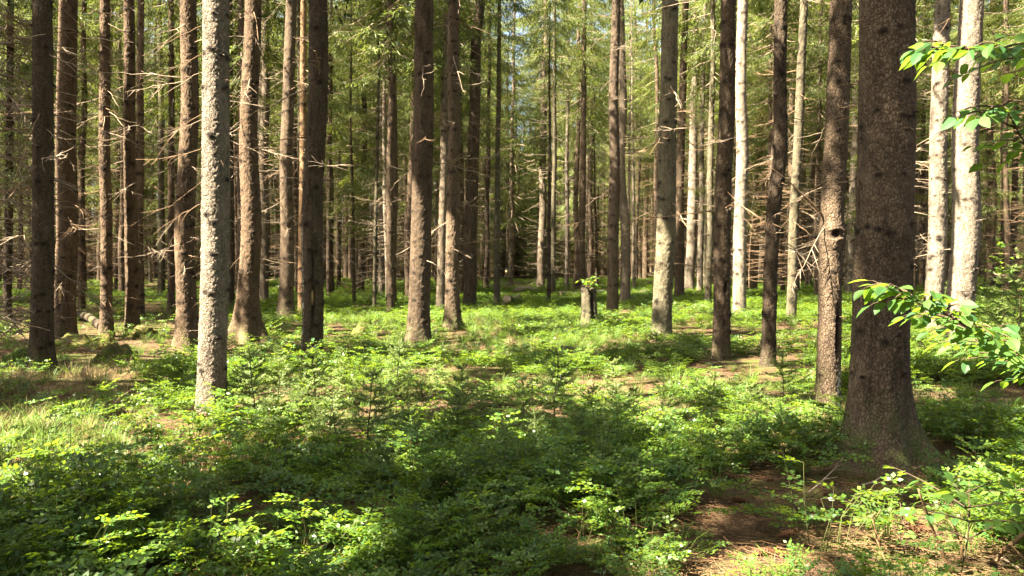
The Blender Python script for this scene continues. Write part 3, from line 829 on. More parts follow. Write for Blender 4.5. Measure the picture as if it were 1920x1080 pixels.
for n_, (x, y, px) in enumerate(BGT):
    kd = KINDS[r.choice(7, p=[.22, .22, .1, .14, .08, .14, .1])]
    root = thing('far_spruce', '', 'tree', (x, y, float(terrain(x, y)) - .03), 'slim spruces further back in the wood')
    s_ = r.uniform(.75, 1.15); a = r.uniform(0, 6.28)
    for nm, me in (('trunk', kd['trunk']), ('crown', kd['crown']), ('dead_twig_mass', kd['twigs'])):
        o = link(nm, me, root)
        if nm == 'dead_twig_mass': o['kind'] = 'stuff'
    root.scale = (s_, s_, s_ * r.uniform(.9, 1.1)); root.rotation_euler = (r.normal(0, .012), r.normal(0, .012), a)
    TREES_BG.append((px, root, kd))
# their labels: counted from left to right between two trunks that stand out
marks = sorted([(project(d['b'])[0], d['ref']) for d in T if d['ref']])
WORD = ['first', 'second', 'third', 'fourth', 'fifth', 'sixth', 'seventh', 'eighth', 'ninth', 'tenth', 'eleventh', 'twelfth', 'thirteenth', 'fourteenth', 'fifteenth', 'sixteenth', 'seventeenth', 'eighteenth', 'nineteenth', 'twentieth']
def place_words(px):
    lo_ = [m for m in marks if m[0] <= px]; hi_ = [m for m in marks if m[0] > px]
    if not lo_: return 'left of the ' + hi_[0][1]
    if not hi_: return 'right of the ' + lo_[-1][1]
    return 'between the ' + lo_[-1][1].replace(' trunk', '') + ' and the ' + hi_[0][1]
def order_labels(items, noun):
    groups = {}
    for px, o, *_ in sorted(items, key=lambda t: t[0]):
        groups.setdefault(place_words(px), []).append(o)
    for wds, os_ in groups.items():
        for i_, o in enumerate(os_):
            n_w = WORD[i_] if i_ < 20 else WORD[19] + ' and later'
            o['label'] = (f'{noun} {wds}' if len(os_) == 1 else f'{n_w} {noun} from left {wds}')
order_labels(TREES_BG, 'far spruce')

# ------------------------------------------------------------------ instanced ground cover and far wood (uncountable): points carry copies of a few shapes
def scatter(name, label, pts, rots, scl, idx, meshes):
    src = bpy.data.collections.new(name + ' shapes')
    for i_, me in enumerate(meshes):
        o = bpy.data.objects.new(f'{name}_shape_{i_:02d}', me); src.objects.link(o)
    me = bpy.data.meshes.new(name)
    me.vertices.add(len(pts)); me.vertices.foreach_set('co', np.asarray(pts, np.float32).ravel())
    for nm, typ, arr, key in (('rot', 'FLOAT_VECTOR', rots, 'vector'), ('scl', 'FLOAT', scl, 'value'), ('idx', 'INT', idx, 'value')):
        a = me.attributes.new(nm, typ, 'POINT')
        a.data.foreach_set(key, np.asarray(arr, np.int32 if typ == 'INT' else np.float32).ravel())
    o = link(name, me)
    ng = bpy.data.node_groups.new(name + ' scatter', 'GeometryNodeTree')
    ng.interface.new_socket('Geometry', in_out='INPUT', socket_type='NodeSocketGeometry')
    ng.interface.new_socket('Geometry', in_out='OUTPUT', socket_type='NodeSocketGeometry')
    gi = ng.nodes.new('NodeGroupInput'); go = ng.nodes.new('NodeGroupOutput')
    mp = ng.nodes.new('GeometryNodeMeshToPoints'); ip = ng.nodes.new('GeometryNodeInstanceOnPoints')
    ci = ng.nodes.new('GeometryNodeCollectionInfo'); ci.inputs['Collection'].default_value = src
    ci.inputs['Separate Children'].default_value = True; ci.inputs['Reset Children'].default_value = True
    def na(nm, typ):
        n = ng.nodes.new('GeometryNodeInputNamedAttribute'); n.data_type = typ; n.inputs['Name'].default_value = nm
        return [s_ for s_ in n.outputs if s_.enabled and s_.name == 'Attribute'][0]
    L = ng.links.new
    L(gi.outputs[0], mp.inputs['Mesh']); L(mp.outputs[0], ip.inputs['Points']); L(ci.outputs[0], ip.inputs['Instance'])
    ip.inputs['Pick Instance'].default_value = True
    L(na('idx', 'INT'), ip.inputs['Instance Index']); L(na('rot', 'FLOAT_VECTOR'), ip.inputs['Rotation']); L(na('scl', 'FLOAT'), ip.inputs['Scale'])
    L(ip.outputs[0], go.inputs[0])
    md = o.modifiers.new('scatter', 'NODES'); md.node_group = ng
    return tag(o, label, None, None, 'stuff')

# far wood: joined low-cost trees from 66 m outward and beside the view
def join_tree(kd, thin, seed, H=25, nt_=34, rm=2.5):
    g = Geo(); rr = np.random.default_rng(seed)
    g.add(*tube(straight(H, seed) * np.array([1, 1, H * .98 / (H * .7) * min(1, H * .7 / 12) if H < 18 else 1.0]), np.array([.20, .18, .155, .12, .06]) * (H / 25) ** .5, 7, False), m=0)
    Q = crown_geo(rr, kd, H, rm, 70, thin)
    v = np.concatenate(Q.v); g.add(v, np.concatenate(Q.q), m=1, tint=0)
    full = np.zeros(len(v))
    for i_, a in Q.a['tint']: full[i_:i_ + len(a)] = a
    g.a['tint'][-1] = (g.a['tint'][-1][0], full)
    tw = dead_tangle(rr, .6, kd + 1.5, nt_, 1.4); g.add(np.concatenate(tw.v), np.concatenate(tw.q), m=2)
    return g.mesh('far_tree', [BARK['brown'], M_NEEDLE, M_DEADB])
far_meshes = [join_tree(9.5, .72, 601, 27, 100), join_tree(11, .72, 602, 28, 110), join_tree(7, .72, 603, 25, 90), join_tree(10, .7, 604, 29, 110), join_tree(1.2, .8, 605, 11, 60, 1.9), join_tree(.8, .8, 606, 8, 50, 1.7)]
fp = []
occ = set()
r = np.random.default_rng(78)
while len(fp) < 1900:
    y = r.uniform(20, 150) if r.random() < .6 else r.uniform(62, 100); x = r.uniform(-1.05, 1.05) * y
    if y < 66 and abs(x) < .70 * y + 1.5: continue
    key = (int(x // 2.0), int(y // 2.0))
    if key in occ: continue
    occ.add(key); fp.append((x, y))
fp += [((26 + dx) / F * y, y) for dx, y in zip(r.uniform(-26, 26, 22), r.uniform(64, 105, 22))]
fp = np.array(fp); nf = len(fp); sc_far = r.uniform(.8, 1.12, nf); sc_far[-22:] *= 1.45
scatter('far_wood', 'dense far spruce wood closing the view behind and beside the trees', np.c_[fp, terrain(fp[:, 0], fp[:, 1])], np.c_[r.normal(0, .015, (nf, 2)), r.uniform(0, 6.28, nf)], sc_far, np.where((abs(fp[:, 0] / fp[:, 1] * F - 26) < 22) | (r.random(nf) < .30) & (fp[:, 1] > 66), r.integers(4, 6, nf), r.integers(0, 4, nf)), far_meshes)

# unseen wood around the view, added for shade, crowns cut to the light map
g = Geo(); r = np.random.default_rng(79)
side = []
for yy in np.arange(-28, 30, 3.6):
    for xx in np.arange(-32, 30, 3.6):
        x, y = xx + r.uniform(-1.1, 1.1), yy + r.uniform(-1.1, 1.1)
        if y > 2 and abs(x) < .64 * y + .8: continue        # inside the picture only the measured trees stand
        if math.hypot(x, y) < 2.6: continue
        if any((x - a) ** 2 + (y - b) ** 2 < 4 for a, b in occupied): continue
        side.append((x, y))
for x, y in side:
    z = float(terrain(x, y)); H = 25 + r.uniform(-2, 2)
    v, q, t = tube(np.array([[x, y, z - .2], [x, y, z + .5], [x + r.normal(0, .1), y + r.normal(0, .1), z + 9], [x, y, z + H]]), [.26, .2, .15, .02], 9)
    g.add(v, q, t, m=0, tint=0)
    Q, TI = canopy_quads(r, (x, y, z), (0, 0), 8.5, H, 2.7, 2900 if y > -5 else 1300)  # crowns behind the camera are thinned to let in sky light
    g.quads(Q, 1, tint=TI)
tag(g.obj('surrounding_wood', [BARK['brown'], M_CANOPY]), 'unseen spruces added around the view for shade, high crowns cut open for sunlight', None, None, 'stuff')

# ------------------------------------------------------------------ low plants
def bilberry(seed, stems=11, R=.24, hmin=.16, hmax=.36, lf=.029, dens=1.0):
    r = np.random.default_rng(seed); g = Geo(); Q, TI = [], []
    for s_ in range(stems):
        a = r.uniform(0, 6.28); rad = R * math.sqrt(r.random()); h = r.uniform(hmin, hmax)
        b = np.array([rad * .55 * math.cos(a), rad * .55 * math.sin(a), -.03]); tp = np.array([rad * 1.2 * math.cos(a), rad * 1.2 * math.sin(a), h])
        md = (b + tp) / 2 + np.array([r.normal(0, .02), r.normal(0, .02), .03])
        p = np.stack([b, md, tp]); g.add(*tube(p, [.0028, .002, .0013], 3, False), m=1, tint=0)
        tone = r.uniform(0, .5)
        for k in range(r.integers(3, 5)):
            u = r.uniform(.45, 1.0) if k else 1.0; o = b * (1 - u) ** 2 + 2 * u * (1 - u) * md + u * u * tp
            az = a + r.uniform(-1.3, 1.3); l = r.uniform(.09, .17) * (.6 + R * 2)
            d = np.array([math.cos(az), math.sin(az), r.uniform(-.05, .4)]); d /= np.linalg.norm(d)
            sd = np.cross(d, [0, 0, 1.0]); sd /= np.linalg.norm(sd)
            pn = np.cross(sd, d) + r.normal(0, .28, 3)
            tws = [(o, d, l)]
            for q in range(r.integers(2, 5)):
                t0 = r.uniform(.15, .75); sg = (-1) ** q
                tws.append((o + d * l * t0, unit(d * .75 + sd * sg * .7), l * (1 - t0) * r.uniform(.55, .9)))
            for (oo, d2, l2) in tws:
                sd2 = unit(np.cross(d2, pn)); st_ = lf * .64 / dens
                nb = max(2, int(l2 / st_)); t = (np.arange(nb) + .6) / nb
                sg = np.where(np.arange(nb) % 2, 1.0, -1.0)
                pos = oo + d2 * (l2 * t)[:, None]
                dr = d2 * .6 + sd2 * sg[:, None] * .8 + r.normal(0, .27, (nb, 3)); dr[-1] = d2
                nr = pn + r.normal(0, .34, (nb, 3))
                Q.append(blades(pos, dr, nr, lf * r.uniform(.8, 1.15, nb), lf * .68 * r.uniform(.85, 1.15, nb)))
                TI.append(np.clip(tone + .5 * t * u + r.normal(0, .1, nb), 0, 1))
                g.add(*tube(np.stack([oo, oo + d2 * l2]), [.0011, .0007], 3, False), m=1, tint=0)
    g.quads(np.concatenate(Q), 0, tint=np.concatenate(TI))
    return g
BIL = [bilberry(700 + k, 9 + k, .2 + .015 * k, .10, .27, .028).mesh('bilberry', [M_BILB, M_STEM]) for k in range(4)]
BIL += [bilberry(710 + k, 13, .30, .05, .13, .023, 1.1).mesh('bilberry', [M_BILB, M_STEM]) for k in range(2)]
BIL += [bilberry(715 + k, 8, .2, .2, .38, .030).mesh('bilberry', [M_BILB, M_STEM]) for k in range(2)]
BILFAR = [bilberry(720 + k, 10, .34, .08, .24, .036, .7).mesh('bilberry_far', [M_BILB, M_STEM]) for k in range(5)]
def grass_tuft(seed, n=46, h=.28, w=.006, R=.09):
    r = np.random.default_rng(seed); g = Geo(); k = 4
    a = r.uniform(0, 6.28, n); rad = R * np.sqrt(r.random(n)); hh = h * r.uniform(.5, 1.15, n); bend = r.uniform(.2, 1.0, n) * hh
    t = np.linspace(0, 1, k)
    base = np.stack([rad * np.cos(a), rad * np.sin(a), 0 * a], -1)
    dr = np.stack([np.cos(a + r.normal(0, .6, n)), np.sin(a + r.normal(0, .6, n)), 0 * a], -1)
    P = base[:, None] + dr[:, None] * (bend[:, None] * t ** 2)[..., None] + np.stack([0 * hh[:, None] * t, 0 * hh[:, None] * t, hh[:, None] * (t - .25 * t ** 3)], -1)
    sd = np.stack([-dr[:, 1], dr[:, 0], dr[:, 2]], -1); wd = (w * (1 - t ** 2 * .9))[None, :, None] * .5
    A = P - sd[:, None] * wd; B = P + sd[:, None] * wd
    for i in range(k - 1):
        g.quads(np.stack([A[:, i], B[:, i], B[:, i + 1], A[:, i + 1]], 1), 0, tint=np.clip(t[i] * .7 + r.normal(0, .15, n), 0, 1))
    return g
GR = [grass_tuft(740 + k).mesh('grass', [M_GRASS]) for k in range(5)]
ST = [grass_tuft(750 + k, 40, .3, .005, .10).mesh('straw', [M_STRAW]) for k in range(4)]
def twig_litter(seed):
    r = np.random.default_rng(seed); g = Geo()
    for _ in range(44):
        a = r.uniform(0, 6.28); o = np.array([r.normal(0, .22), r.normal(0, .22), r.uniform(.002, .025)]); l = r.uniform(.02, .05) if r.random() < .7 else r.uniform(.06, .2)
        p = np.stack([o, o + np.array([math.cos(a), math.sin(a), r.normal(0, .06)]) * l * .5, o + np.array([math.cos(a + .2), math.sin(a + .2), r.normal(0, .05)]) * l])
        g.add(*tube(p, [.0017, .0015, .001], 3), m=0)
    return g
TW = [twig_litter(760 + k).mesh('twig', [M_STICK]) for k in range(4)]

# how thick the growth is, from patches seen in the photo
BARE = [([(1280, 900), (1420, 870), (1500, 860), (1760, 880), (1720, 960), (1640, 990), (1480, 1010), (1420, 1090), (1400, 1180), (1270, 1180), (1290, 980)], .96), ([(1420, 1000), (1640, 990), (1640, 1180), (1400, 1180)], .78), ([(1690, 830), (1940, 830), (1940, 960), (1720, 960)], .55),
        ([(-200, 560), (340, 570), (365, 665), (330, 735), (150, 735), (-200, 690)], .90), ([(600, 605), (760, 600), (760, 652), (600, 655)], .7),
        ([(-200, 700), (260, 690), (260, 800), (60, 850), (-200, 850)], .93), ([(150, 850), (330, 815), (470, 830), (450, 920), (250, 930)], .9),
        ([(-300, 800), (120, 795), (190, 860), (120, 950), (-300, 960)], .75), ([(1200, 690), (1330, 690), (1330, 740), (1150, 750)], .25), ([(1380, 780), (1560, 760), (1560, 860), (1400, 860)], .3),
        ([(1640, 960), (1800, 960), (1800, 1090), (1640, 1090)], .55), ([(1700, 630), (1850, 640), (1850, 700), (1700, 700)], .6)]
GRASSY = [([(840, 590), (1100, 590), (1200, 660), (840, 660)], 1), ([(600, 585), (780, 600), (780, 640), (600, 620)], .6), ([(-300, 795), (170, 790), (260, 880), (120, 960), (-300, 970)], 1), ([(930, 920), (1120, 920), (1120, 1090), (930, 1090)], .35), ([(1240, 720), (1560, 740), (1540, 860), (1240, 820)], .3)]
STRAWY = [([(-200, 700), (260, 690), (260, 800), (60, 850), (-200, 850)], 1), ([(150, 810), (460, 810), (450, 910), (150, 930)], .8), ([(860, 600), (1080, 600), (1080, 660), (860, 660)], .25), ([(0, 840), (100, 840), (100, 920), (0, 920)], .4)]
def field(P, patches, s):
    px, py, fw = project(P)
    px = px + 40 * (noise2(P[:, 0] / .6, P[:, 1] / .6, s) - .5); py = py + 26 * (noise2(P[:, 0] / .6, P[:, 1] / .6, s + 1) - .5)
    f = np.zeros(len(P))
    for poly, v in patches: f[in_poly(px, py, poly)] = v
    return f
def wedge(n, y0, y1, p, r, side=.68):
    y = y0 + (y1 - y0) * r.random(n) ** p; x = r.uniform(-1, 1, n) * (side * y + .9)
    return np.stack([x, y, terrain(x, y)], -1)
def clear(P, extra=.05):
    k = np.ones(len(P), bool)
    for d in T:
        if d['xt'] in (78, 596, 799, 1362, 1464, 1668, 853, 1254, 472, 357):
            L_ = math.hypot(d['b'][0], d['b'][1]); ux, uy = -d['b'][0] / L_, -d['b'][1] / L_
            al = (P[:, 0] - d['b'][0]) * ux + (P[:, 1] - d['b'][1]) * uy; la = abs(-(P[:, 0] - d['b'][0]) * uy + (P[:, 1] - d['b'][1]) * ux)
            k &= ~((al > -.1) & (al < .05 * d['d'] + .6) & (la < d['r'] + .22) & (noise2(P[:, 0] / .3, P[:, 1] / .3, 55) < .72))
    for d in T: k &= (P[:, 0] - d['b'][0]) ** 2 + (P[:, 1] - d['b'][1]) ** 2 > (d['r'] * 1.15 + extra) ** 2
    return k
r = np.random.default_rng(80)
def put(name, label, P, sc, meshes, tilt=.12, sink=0):
    n = len(P); P = P.copy(); P[:, 2] -= sink
    return scatter(name, label, P, np.c_[r.normal(0, tilt, (n, 2)), r.uniform(0, 6.28, n)], sc, r.integers(0, len(meshes), n), meshes)
# near bilberries
P = wedge(3300, 2.9, 14.5, .62, r)
clump = noise2(P[:, 0] / .8, P[:, 1] / .8, 41) * .65 + noise2(P[:, 0] / 2.4, P[:, 1] / 2.4, 42) * .35
bare = np.maximum(field(P, BARE, 43), field(P, [([(430, 690), (880, 690), (1250, 720), (1220, 860), (900, 900), (560, 880), (430, 800)], .6)], 46))
clump = clump + field(P, [([(-400, 830), (700, 880), (1000, 900), (1290, 1000), (1290, 1300), (-400, 1300)], .16)], 44)
keep = (clump > .41 + .17 * r.random(len(P))) & (r.random(len(P)) > bare) & clear(P) & (r.random(len(P)) > field(P, GRASSY, 45) * .6)
P = P[keep]
put('bilberry_undergrowth', 'green bilberry shrubs carpeting the near forest floor', P, np.clip(.62 + .75 * (clump[keep] - .4) * 2 + r.normal(0, .2, len(P)), .35, 1.35), BIL)
P = wedge(14500, 14.0, 62, .72, r)
clump = noise2(P[:, 0] / 1.1, P[:, 1] / 1.1, 41) * .6 + noise2(P[:, 0] / 3.5, P[:, 1] / 3.5, 42) * .4
leftbare = np.clip((project(P)[0] < 430) * .55 + (P[:, 1] > 42) * .35, 0, .8)
keep = (clump > .38) & (r.random(len(P)) > np.maximum(field(P, BARE, 43), leftbare)) & clear(P) & (r.random(len(P)) > field(P, GRASSY, 45) * .55)
P = P[keep]
put('bilberry_carpet', 'sunlit bilberry carpet spreading under the trees further back', P, np.clip(.85 + r.normal(0, .2, len(P)), .5, 1.5), BILFAR)
# grass
P = wedge(16000, 3.2, 40, .8, r); f = field(P, GRASSY, 47)
keep = (r.random(len(P)) < np.maximum(f, .08) * (1 - .95 * field(P, BARE[:2], 43) * (P[:, 0] > 0))) & clear(P)
P = P[keep]; put('grass', 'fresh green grass growing among the bilberries', P, r.uniform(.5, 1.15, len(P)), GR)
P = wedge(12000, 3.2, 26, .7, r); f = field(P, STRAWY, 49)
keep = (r.random(len(P)) < np.maximum(f * .8, .02) * (P[:, 0] < 1.0)) & clear(P)
P = P[keep]; put('dry_grass', 'straw coloured dead grass matted on the ground', P, r.uniform(.35, .95, len(P)), ST, .5)
P = np.concatenate([wedge(2600, 3.0, 30, .6, r), wedge(1300, 3.0, 9, .7, r)])
put('twig_litter', 'fine fallen twigs and needles littering the bare ground', P, r.uniform(.6, 1.5, len(P)), TW, .05)

# ------------------------------------------------------------------ young spruces, each a thing
def sapling(seed, H, young):
    r = np.random.default_rng(seed)
    gs, gn = Geo(), Geo()
    st = np.stack([np.cumsum(np.r_[0, r.normal(0, .012, 5)]), np.cumsum(np.r_[0, r.normal(0, .012, 5)]), np.linspace(-.05, H, 6)], -1)
    gs.add(*tube(st, np.linspace(.008 * H + .003, .002, 6), 5))
    Q, TI = [], []
    def needles(p, tint, pn, ln=.019):
        seg = np.diff(p, axis=0); l = np.linalg.norm(seg, axis=1)
        for i in range(len(seg)):
            n = max(4, int(l[i] / .0019)); t = r.random(n); d = unit(seg[i]); sd = unit(np.cross(d, pn)); up = np.cross(sd, d)
            sg = np.where(np.arange(n) % 2, 1.0, -1.0)[:, None]
            dr = d * .7 + sd * sg * r.uniform(.5, .95, (n, 1)) + up * r.normal(.1, .55, (n, 1))
            Q.append(blades(p[i] + seg[i] * t[:, None], dr, up + r.normal(0, .5, (n, 3)), ln * r.uniform(.8, 1.2, n), .0062)); TI.append(np.clip(tint + r.normal(0, .08, n), 0, 1))
    z = .16 * H
    while z < H * .96:
        u = z / H; L = (H * .46 * (1 - u) ** .8 + .06) * r.uniform(.85, 1.1)
        a0 = r.uniform(0, 6.28); nbr = r.integers(5, 8)
        for k in range(nbr):
            az = a0 + k * 6.283 / nbr + r.normal(0, .2); o = np.array([np.interp(z, st[:, 2], st[:, 0]), np.interp(z, st[:, 2], st[:, 1]), z + r.normal(0, .01)])
            l = L * r.uniform(.75, 1.15)
            ax = rotz(curve_path(l, .05 - .6 * u + r.uniform(-.25, .25), .10, r.uniform(-.08, .08), 6, r), az) + o
            gs.add(*tube(ax, np.linspace(.0036, .0014, 6), 3))
            fd = unit(ax[-1] - ax[0]); sdir = unit(np.cross(fd, [0, 0, 1.0])); pn = np.cross(sdir, fd)
            needles(ax[1:], young * .35 + .2 * u, pn)
            t = .25
            while t < .97:
                i = t * 5; a = int(i); b_ = ax[a] + (ax[min(a + 1, 5)] - ax[a]) * (i - a)
                for sg in (-1, 1):
                    sl_ = l * .5 * (1.05 - t) * r.uniform(.75, 1.15)
                    if sl_ < .025: continue
                    dd_ = unit(fd * .75 + sdir * sg * .72 + np.array([0, 0, r.normal(-.12, .22)]))
                    q = np.stack([b_, b_ + dd_ * sl_ * .5, b_ + dd_ * sl_ - pn * .04 * sl_])
                    needles(q[:2], young * .35 + .15 * t, pn); needles(q[1:], young * .6 + .3 * t + .1, pn)
                t += .045 / l + .02
        z += r.uniform(.09, .15) * (.5 + .5 * H)
    needles(st[-2:], .8, np.array([1.0, 0, 0]))
    gn.quads(np.concatenate(Q), 0, tint=np.concatenate(TI))
    return gs.mesh('stem', [M_TWIG]), gn.mesh('needle_foliage', [M_SAPLING])
SAPV = [sapling(800 + k, H, yg) for k, (H, yg) in enumerate([(.55, .4), (.75, .6), (.95, .5), (.45, .9), (.7, .2), (1.1, .6)])]
SAPH = [.55, .75, .95, .45, .7, 1.1]
SAPLINGS = [(690, 862, 735, 1), (640, 880, 800, 4), (585, 850, 790, 2), (770, 875, 790, 4), (850, 845, 760, 0), (900, 830, 770, 4), (480, 800, 690, 2), (455, 770, 705, 0), (525, 790, 700, 1), (590, 760, 690, 3),
            (745, 745, 645, 2), (640, 745, 695, 3), (1040, 800, 692, 1), (985, 790, 730, 3), (1105, 800, 740, 4), (1160, 830, 745, 4), (1085, 880, 800, 4), (1190, 800, 745, 0), (1250, 800, 735, 3), (1330, 790, 725, 3),
            (1470, 760, 690, 3), (1010, 870, 790, 2), (1230, 690, 640, 4), (1270, 680, 640, 0), (930, 900, 820, 4), (720, 930, 850, 0), (820, 735, 690, 3), (1130, 930, 850, 4), (1880, 640, 540, 5), (1905, 660, 520, 5), (1850, 600, 540, 2), (1780, 590, 540, 2), (540, 700, 650, 0), (380, 700, 660, 4), (1190, 960, 890, 0), (620, 830, 740, 1), (735, 830, 745, 0), (800, 820, 740, 1), (870, 790, 715, 3), (560, 815, 735, 0), (505, 850, 770, 4), (950, 850, 770, 1), (1150, 780, 705, 3), (425, 690, 650, 4), (1400, 800, 740, 3)]
items = []
r = np.random.default_rng(81)
for (px, pb, pt, v) in SAPLINGS:
    b = ground_at(px, pb); sc = (pb - pt) / F * b[1] / SAPH[v]
    root = thing('spruce_sapling', '', 'sapling', b, 'young spruces in the undergrowth')
    s_, f_ = SAPV[v]
    link('stem', s_, root); link('needle_foliage', f_, root)
    root.scale = (sc * 1.35,) * 3; root.rotation_euler = (r.normal(0, .06), r.normal(0, .06), r.uniform(0, 6.28))
    items.append((px, root, pb))
order_labels([i_ for i_ in items if i_[2] < 775], 'farther spruce sapling')
order_labels([i_ for i_ in items if i_[2] >= 775], 'nearer spruce sapling')

# ------------------------------------------------------------------ broad leaves
def leaf_quads(o, d, nrm, L, W):
    """one leaf, 8 quads, folded along its midrib and drooping at the tip"""
    d = unit(d); s_ = unit(np.cross(d, nrm)); n = np.cross(s_, d)
    t = np.array([0, .18, .42, .7, 1.0]); w_ = np.array([.04, .36, .5, .36, .0]) * W
    mid = o + d * (L * t)[:, None] - n * (L * .16 * t ** 2)[:, None]
    e = [mid + s_ * (sg * w_)[:, None] + n * (w_ * .22)[:, None] for sg in (1, -1)]
    Q = []
    for i in range(4):
        Q.append([mid[i], mid[i + 1], e[0][i + 1], e[0][i]]); Q.append([mid[i + 1], mid[i], e[1][i], e[1][i + 1]])
    return np.array(Q)
def leafy(paths, r, L=.07, step=.04, gw=None, tone=.5, rad=.004):
    """stem and foliage meshes along given twigs (world points)"""
    gs, gf = Geo(), Geo()
    for p, start in paths:
        p = np.asarray(p, float)
        gs.add(*tube(p, np.linspace(rad, .0012, len(p)), 6))
        seg = np.r_[0, np.cumsum(np.linalg.norm(np.diff(p, axis=0), axis=1))]
        n = max(2, int(seg[-1] * (1 - start) / step)); sg = 1
        for s_ in np.linspace(seg[-1] * start, seg[-1], n):
            o = np.array([np.interp(s_, seg, p[:, k]) for k in range(3)]); o2 = np.array([np.interp(min(s_ + .02, seg[-1]) , seg, p[:, k]) for k in range(3)]); o1 = np.array([np.interp(max(s_ - .02, 0), seg, p[:, k]) for k in range(3)])
            d = unit(o2 - o1); sd = unit(np.cross(d, [0, 0, 1.0])); sg = -sg
            dr = unit(d * r.uniform(.3, .8) + sd * sg * r.uniform(.5, 1.0) + np.array([0, 0, r.uniform(-.75, .1)]))
            if s_ == seg[-1]: dr = unit(d + np.array([0, 0, -.4]))
            l = L * r.uniform(.7, 1.15); pet = o + dr * .012
            gs.add(*tube(np.stack([o, pet]), [.001, .0008], 3, False))
            nrm = np.array([0, 0, 1.0]) + r.normal(0, .35, 3)
            gf.quads(leaf_quads(pet, dr, nrm, l, l * r.uniform(.58, .72)), 0, tint=np.clip(tone + r.normal(0, .3), 0, 1))
    return gs, gf
def px_path(pts, Y):
    return [at(x, y, Y + (pts[k][2] if len(pts[k]) > 2 else 0)) for k, (x, y) in enumerate([(p[0], p[1]) for p in pts])]
r = np.random.default_rng(82)
def bezier(p, n=9):
    p = np.asarray(p, float); t = np.linspace(0, len(p) - 1, n); i = np.clip(t.astype(int), 0, len(p) - 2)
    out = p[i] + (p[i + 1] - p[i]) * (t - i)[:, None]
    o = out.copy(); o[1:-1] = (out[:-2] + 2 * out[1:-1] + out[2:]) / 4
    return o
Yb = 2.7
trunk_x = at(2260, 540, Yb)[0]
beech = thing('beech_tree', 'young beech standing just past the right edge, two leafy boughs reaching into view', 'tree', (trunk_x, Yb, float(terrain(trunk_x, Yb))))
lp = lambda pts: [np.asarray(q) - np.array(beech.location) for q in pts]
gt, _, _ = trunk_rings(np.array([[0, 0, 0], [.05, .02, 2], [.02, .1, 5]]), 7, .035, .4, 4, .06, 14, 91, .002, False, (), None, False, .3)
gt.obj('trunk', [BARK['grey']], beech)
def bough_paths(main, n_side, lo_, hi_, ang, r):
    main = bezier(main, 13); paths = [(main, .3)]
    for k in range(n_side):
        u = .16 + .8 * (k + r.random() * .6) / n_side; i = u * 12; a = int(i); o = main[a] + (main[a + 1] - main[a]) * (i - a); d = unit(main[a + 1] - main[a])
        sd = (-1) ** k; l = r.uniform(lo_, hi_) * (1.25 - u)
        c, s_ = math.cos(sd * ang), math.sin(sd * ang)
        d2 = unit(np.array([d[0] * c - d[1] * s_, d[0] * s_ + d[1] * c, d[2] * .5 + r.uniform(-.25, .3)]))
        q = np.stack([o, o + d2 * l * .5 + np.array([0, 0, .01]), o + d2 * l + np.array([0, 0, -.06 * l])])
        paths.append((bezier(q, 6), .12))
    return paths
for main, ns, tone in [([(2250, 690), (2080, 745), (1930, 690), (1820, 615), (1740, 568), (1636, 526)], 62, .45), ([(2250, 330), (2050, 140), (1920, 95), (1860, 95), (1790, 90), (1730, 95)], 24, .4), ([(2200, 420), (2020, 330), (1925, 280), (1880, 190), (1830, 220)], 16, .4)]:
    P_ = [at(x, y, Yb + (.25 * math.sin(i_ * 1.1))) for i_, (x, y) in enumerate(main)]
    P_[0] = np.array([trunk_x + .03, Yb + .02, P_[0][2]])
    gs, gf = leafy(bough_paths(lp(P_), ns, .14, .30, .8, r), r, .054, .026, tone=tone)
    br = gs.obj('branch', [M_TWIG], beech); gf.obj('foliage', [M_BEECH], br)
# beech seedling low on the right, a rowan on the stump, seedlings here and there
def seedling(label, px, pb, pt, spread, nb, L, tone, name='broadleaf_seedling', cat='seedling', group=None):
    b = ground_at(px, pb); Y_ = b[1]; H = (pb - pt) / F * Y_; sp = spread / F * Y_
    root = thing(name, label, cat, b, group)
    main = bezier([[0, 0, -.03], [r.normal(0, .1) * sp, r.normal(0, .1) * sp, H * .6], [r.normal(0, .2) * sp, r.normal(0, .1) * sp, H]], 7)
    paths = [(main, .6)]
    for k in range(nb):
        u = .35 + .6 * (k + .5) / nb; o = main[int(u * 6)]; a = k * 2.4 + r.uniform(-.4, .4); l = sp * r.uniform(.6, 1.05)
        q = np.stack([o, o + np.array([math.cos(a), math.sin(a), .35]) * l * .5, o + np.array([math.cos(a), math.sin(a), .25]) * l])
        paths.append((bezier(q, 5), .25))
    gs, gf = leafy(paths, r, L, L * .5, tone=tone, rad=.005)
    gs.obj('stem', [M_TWIG], root); gf.obj('foliage', [M_BEECH], root)
    return root
seedling('leafy beech seedling spreading over the dead sticks, nearest plant at lower right', 1800, 1075, 905, 180, 9, .07, .6)
seedling('beech seedling with yellow green leaves at the right edge above the curved root', 1905, 1010, 905, 100, 6, .07, .7)
seedling('small leafy seedling low at the front, right of the dry twigs', 1700, 1040, 960, 120, 6, .035, .7)
seedling('dark rowan seedling with drooping leaves right of the white sunlit trunk', 448, 880, 800, 70, 5, .05, .1)
seedling('dark leafy seedling in shade before the rotten grey trunk', 560, 720, 640, 90, 5, .07, .1)
seedling('slender sunlit shrub behind the beech leaves at the right edge', 1880, 620, 440, 60, 9, .10, .9)
seedling('bright leafy sprig in the sun between the thin far trunks on the right', 1845, 560, 450, 45, 7, .12, .9)

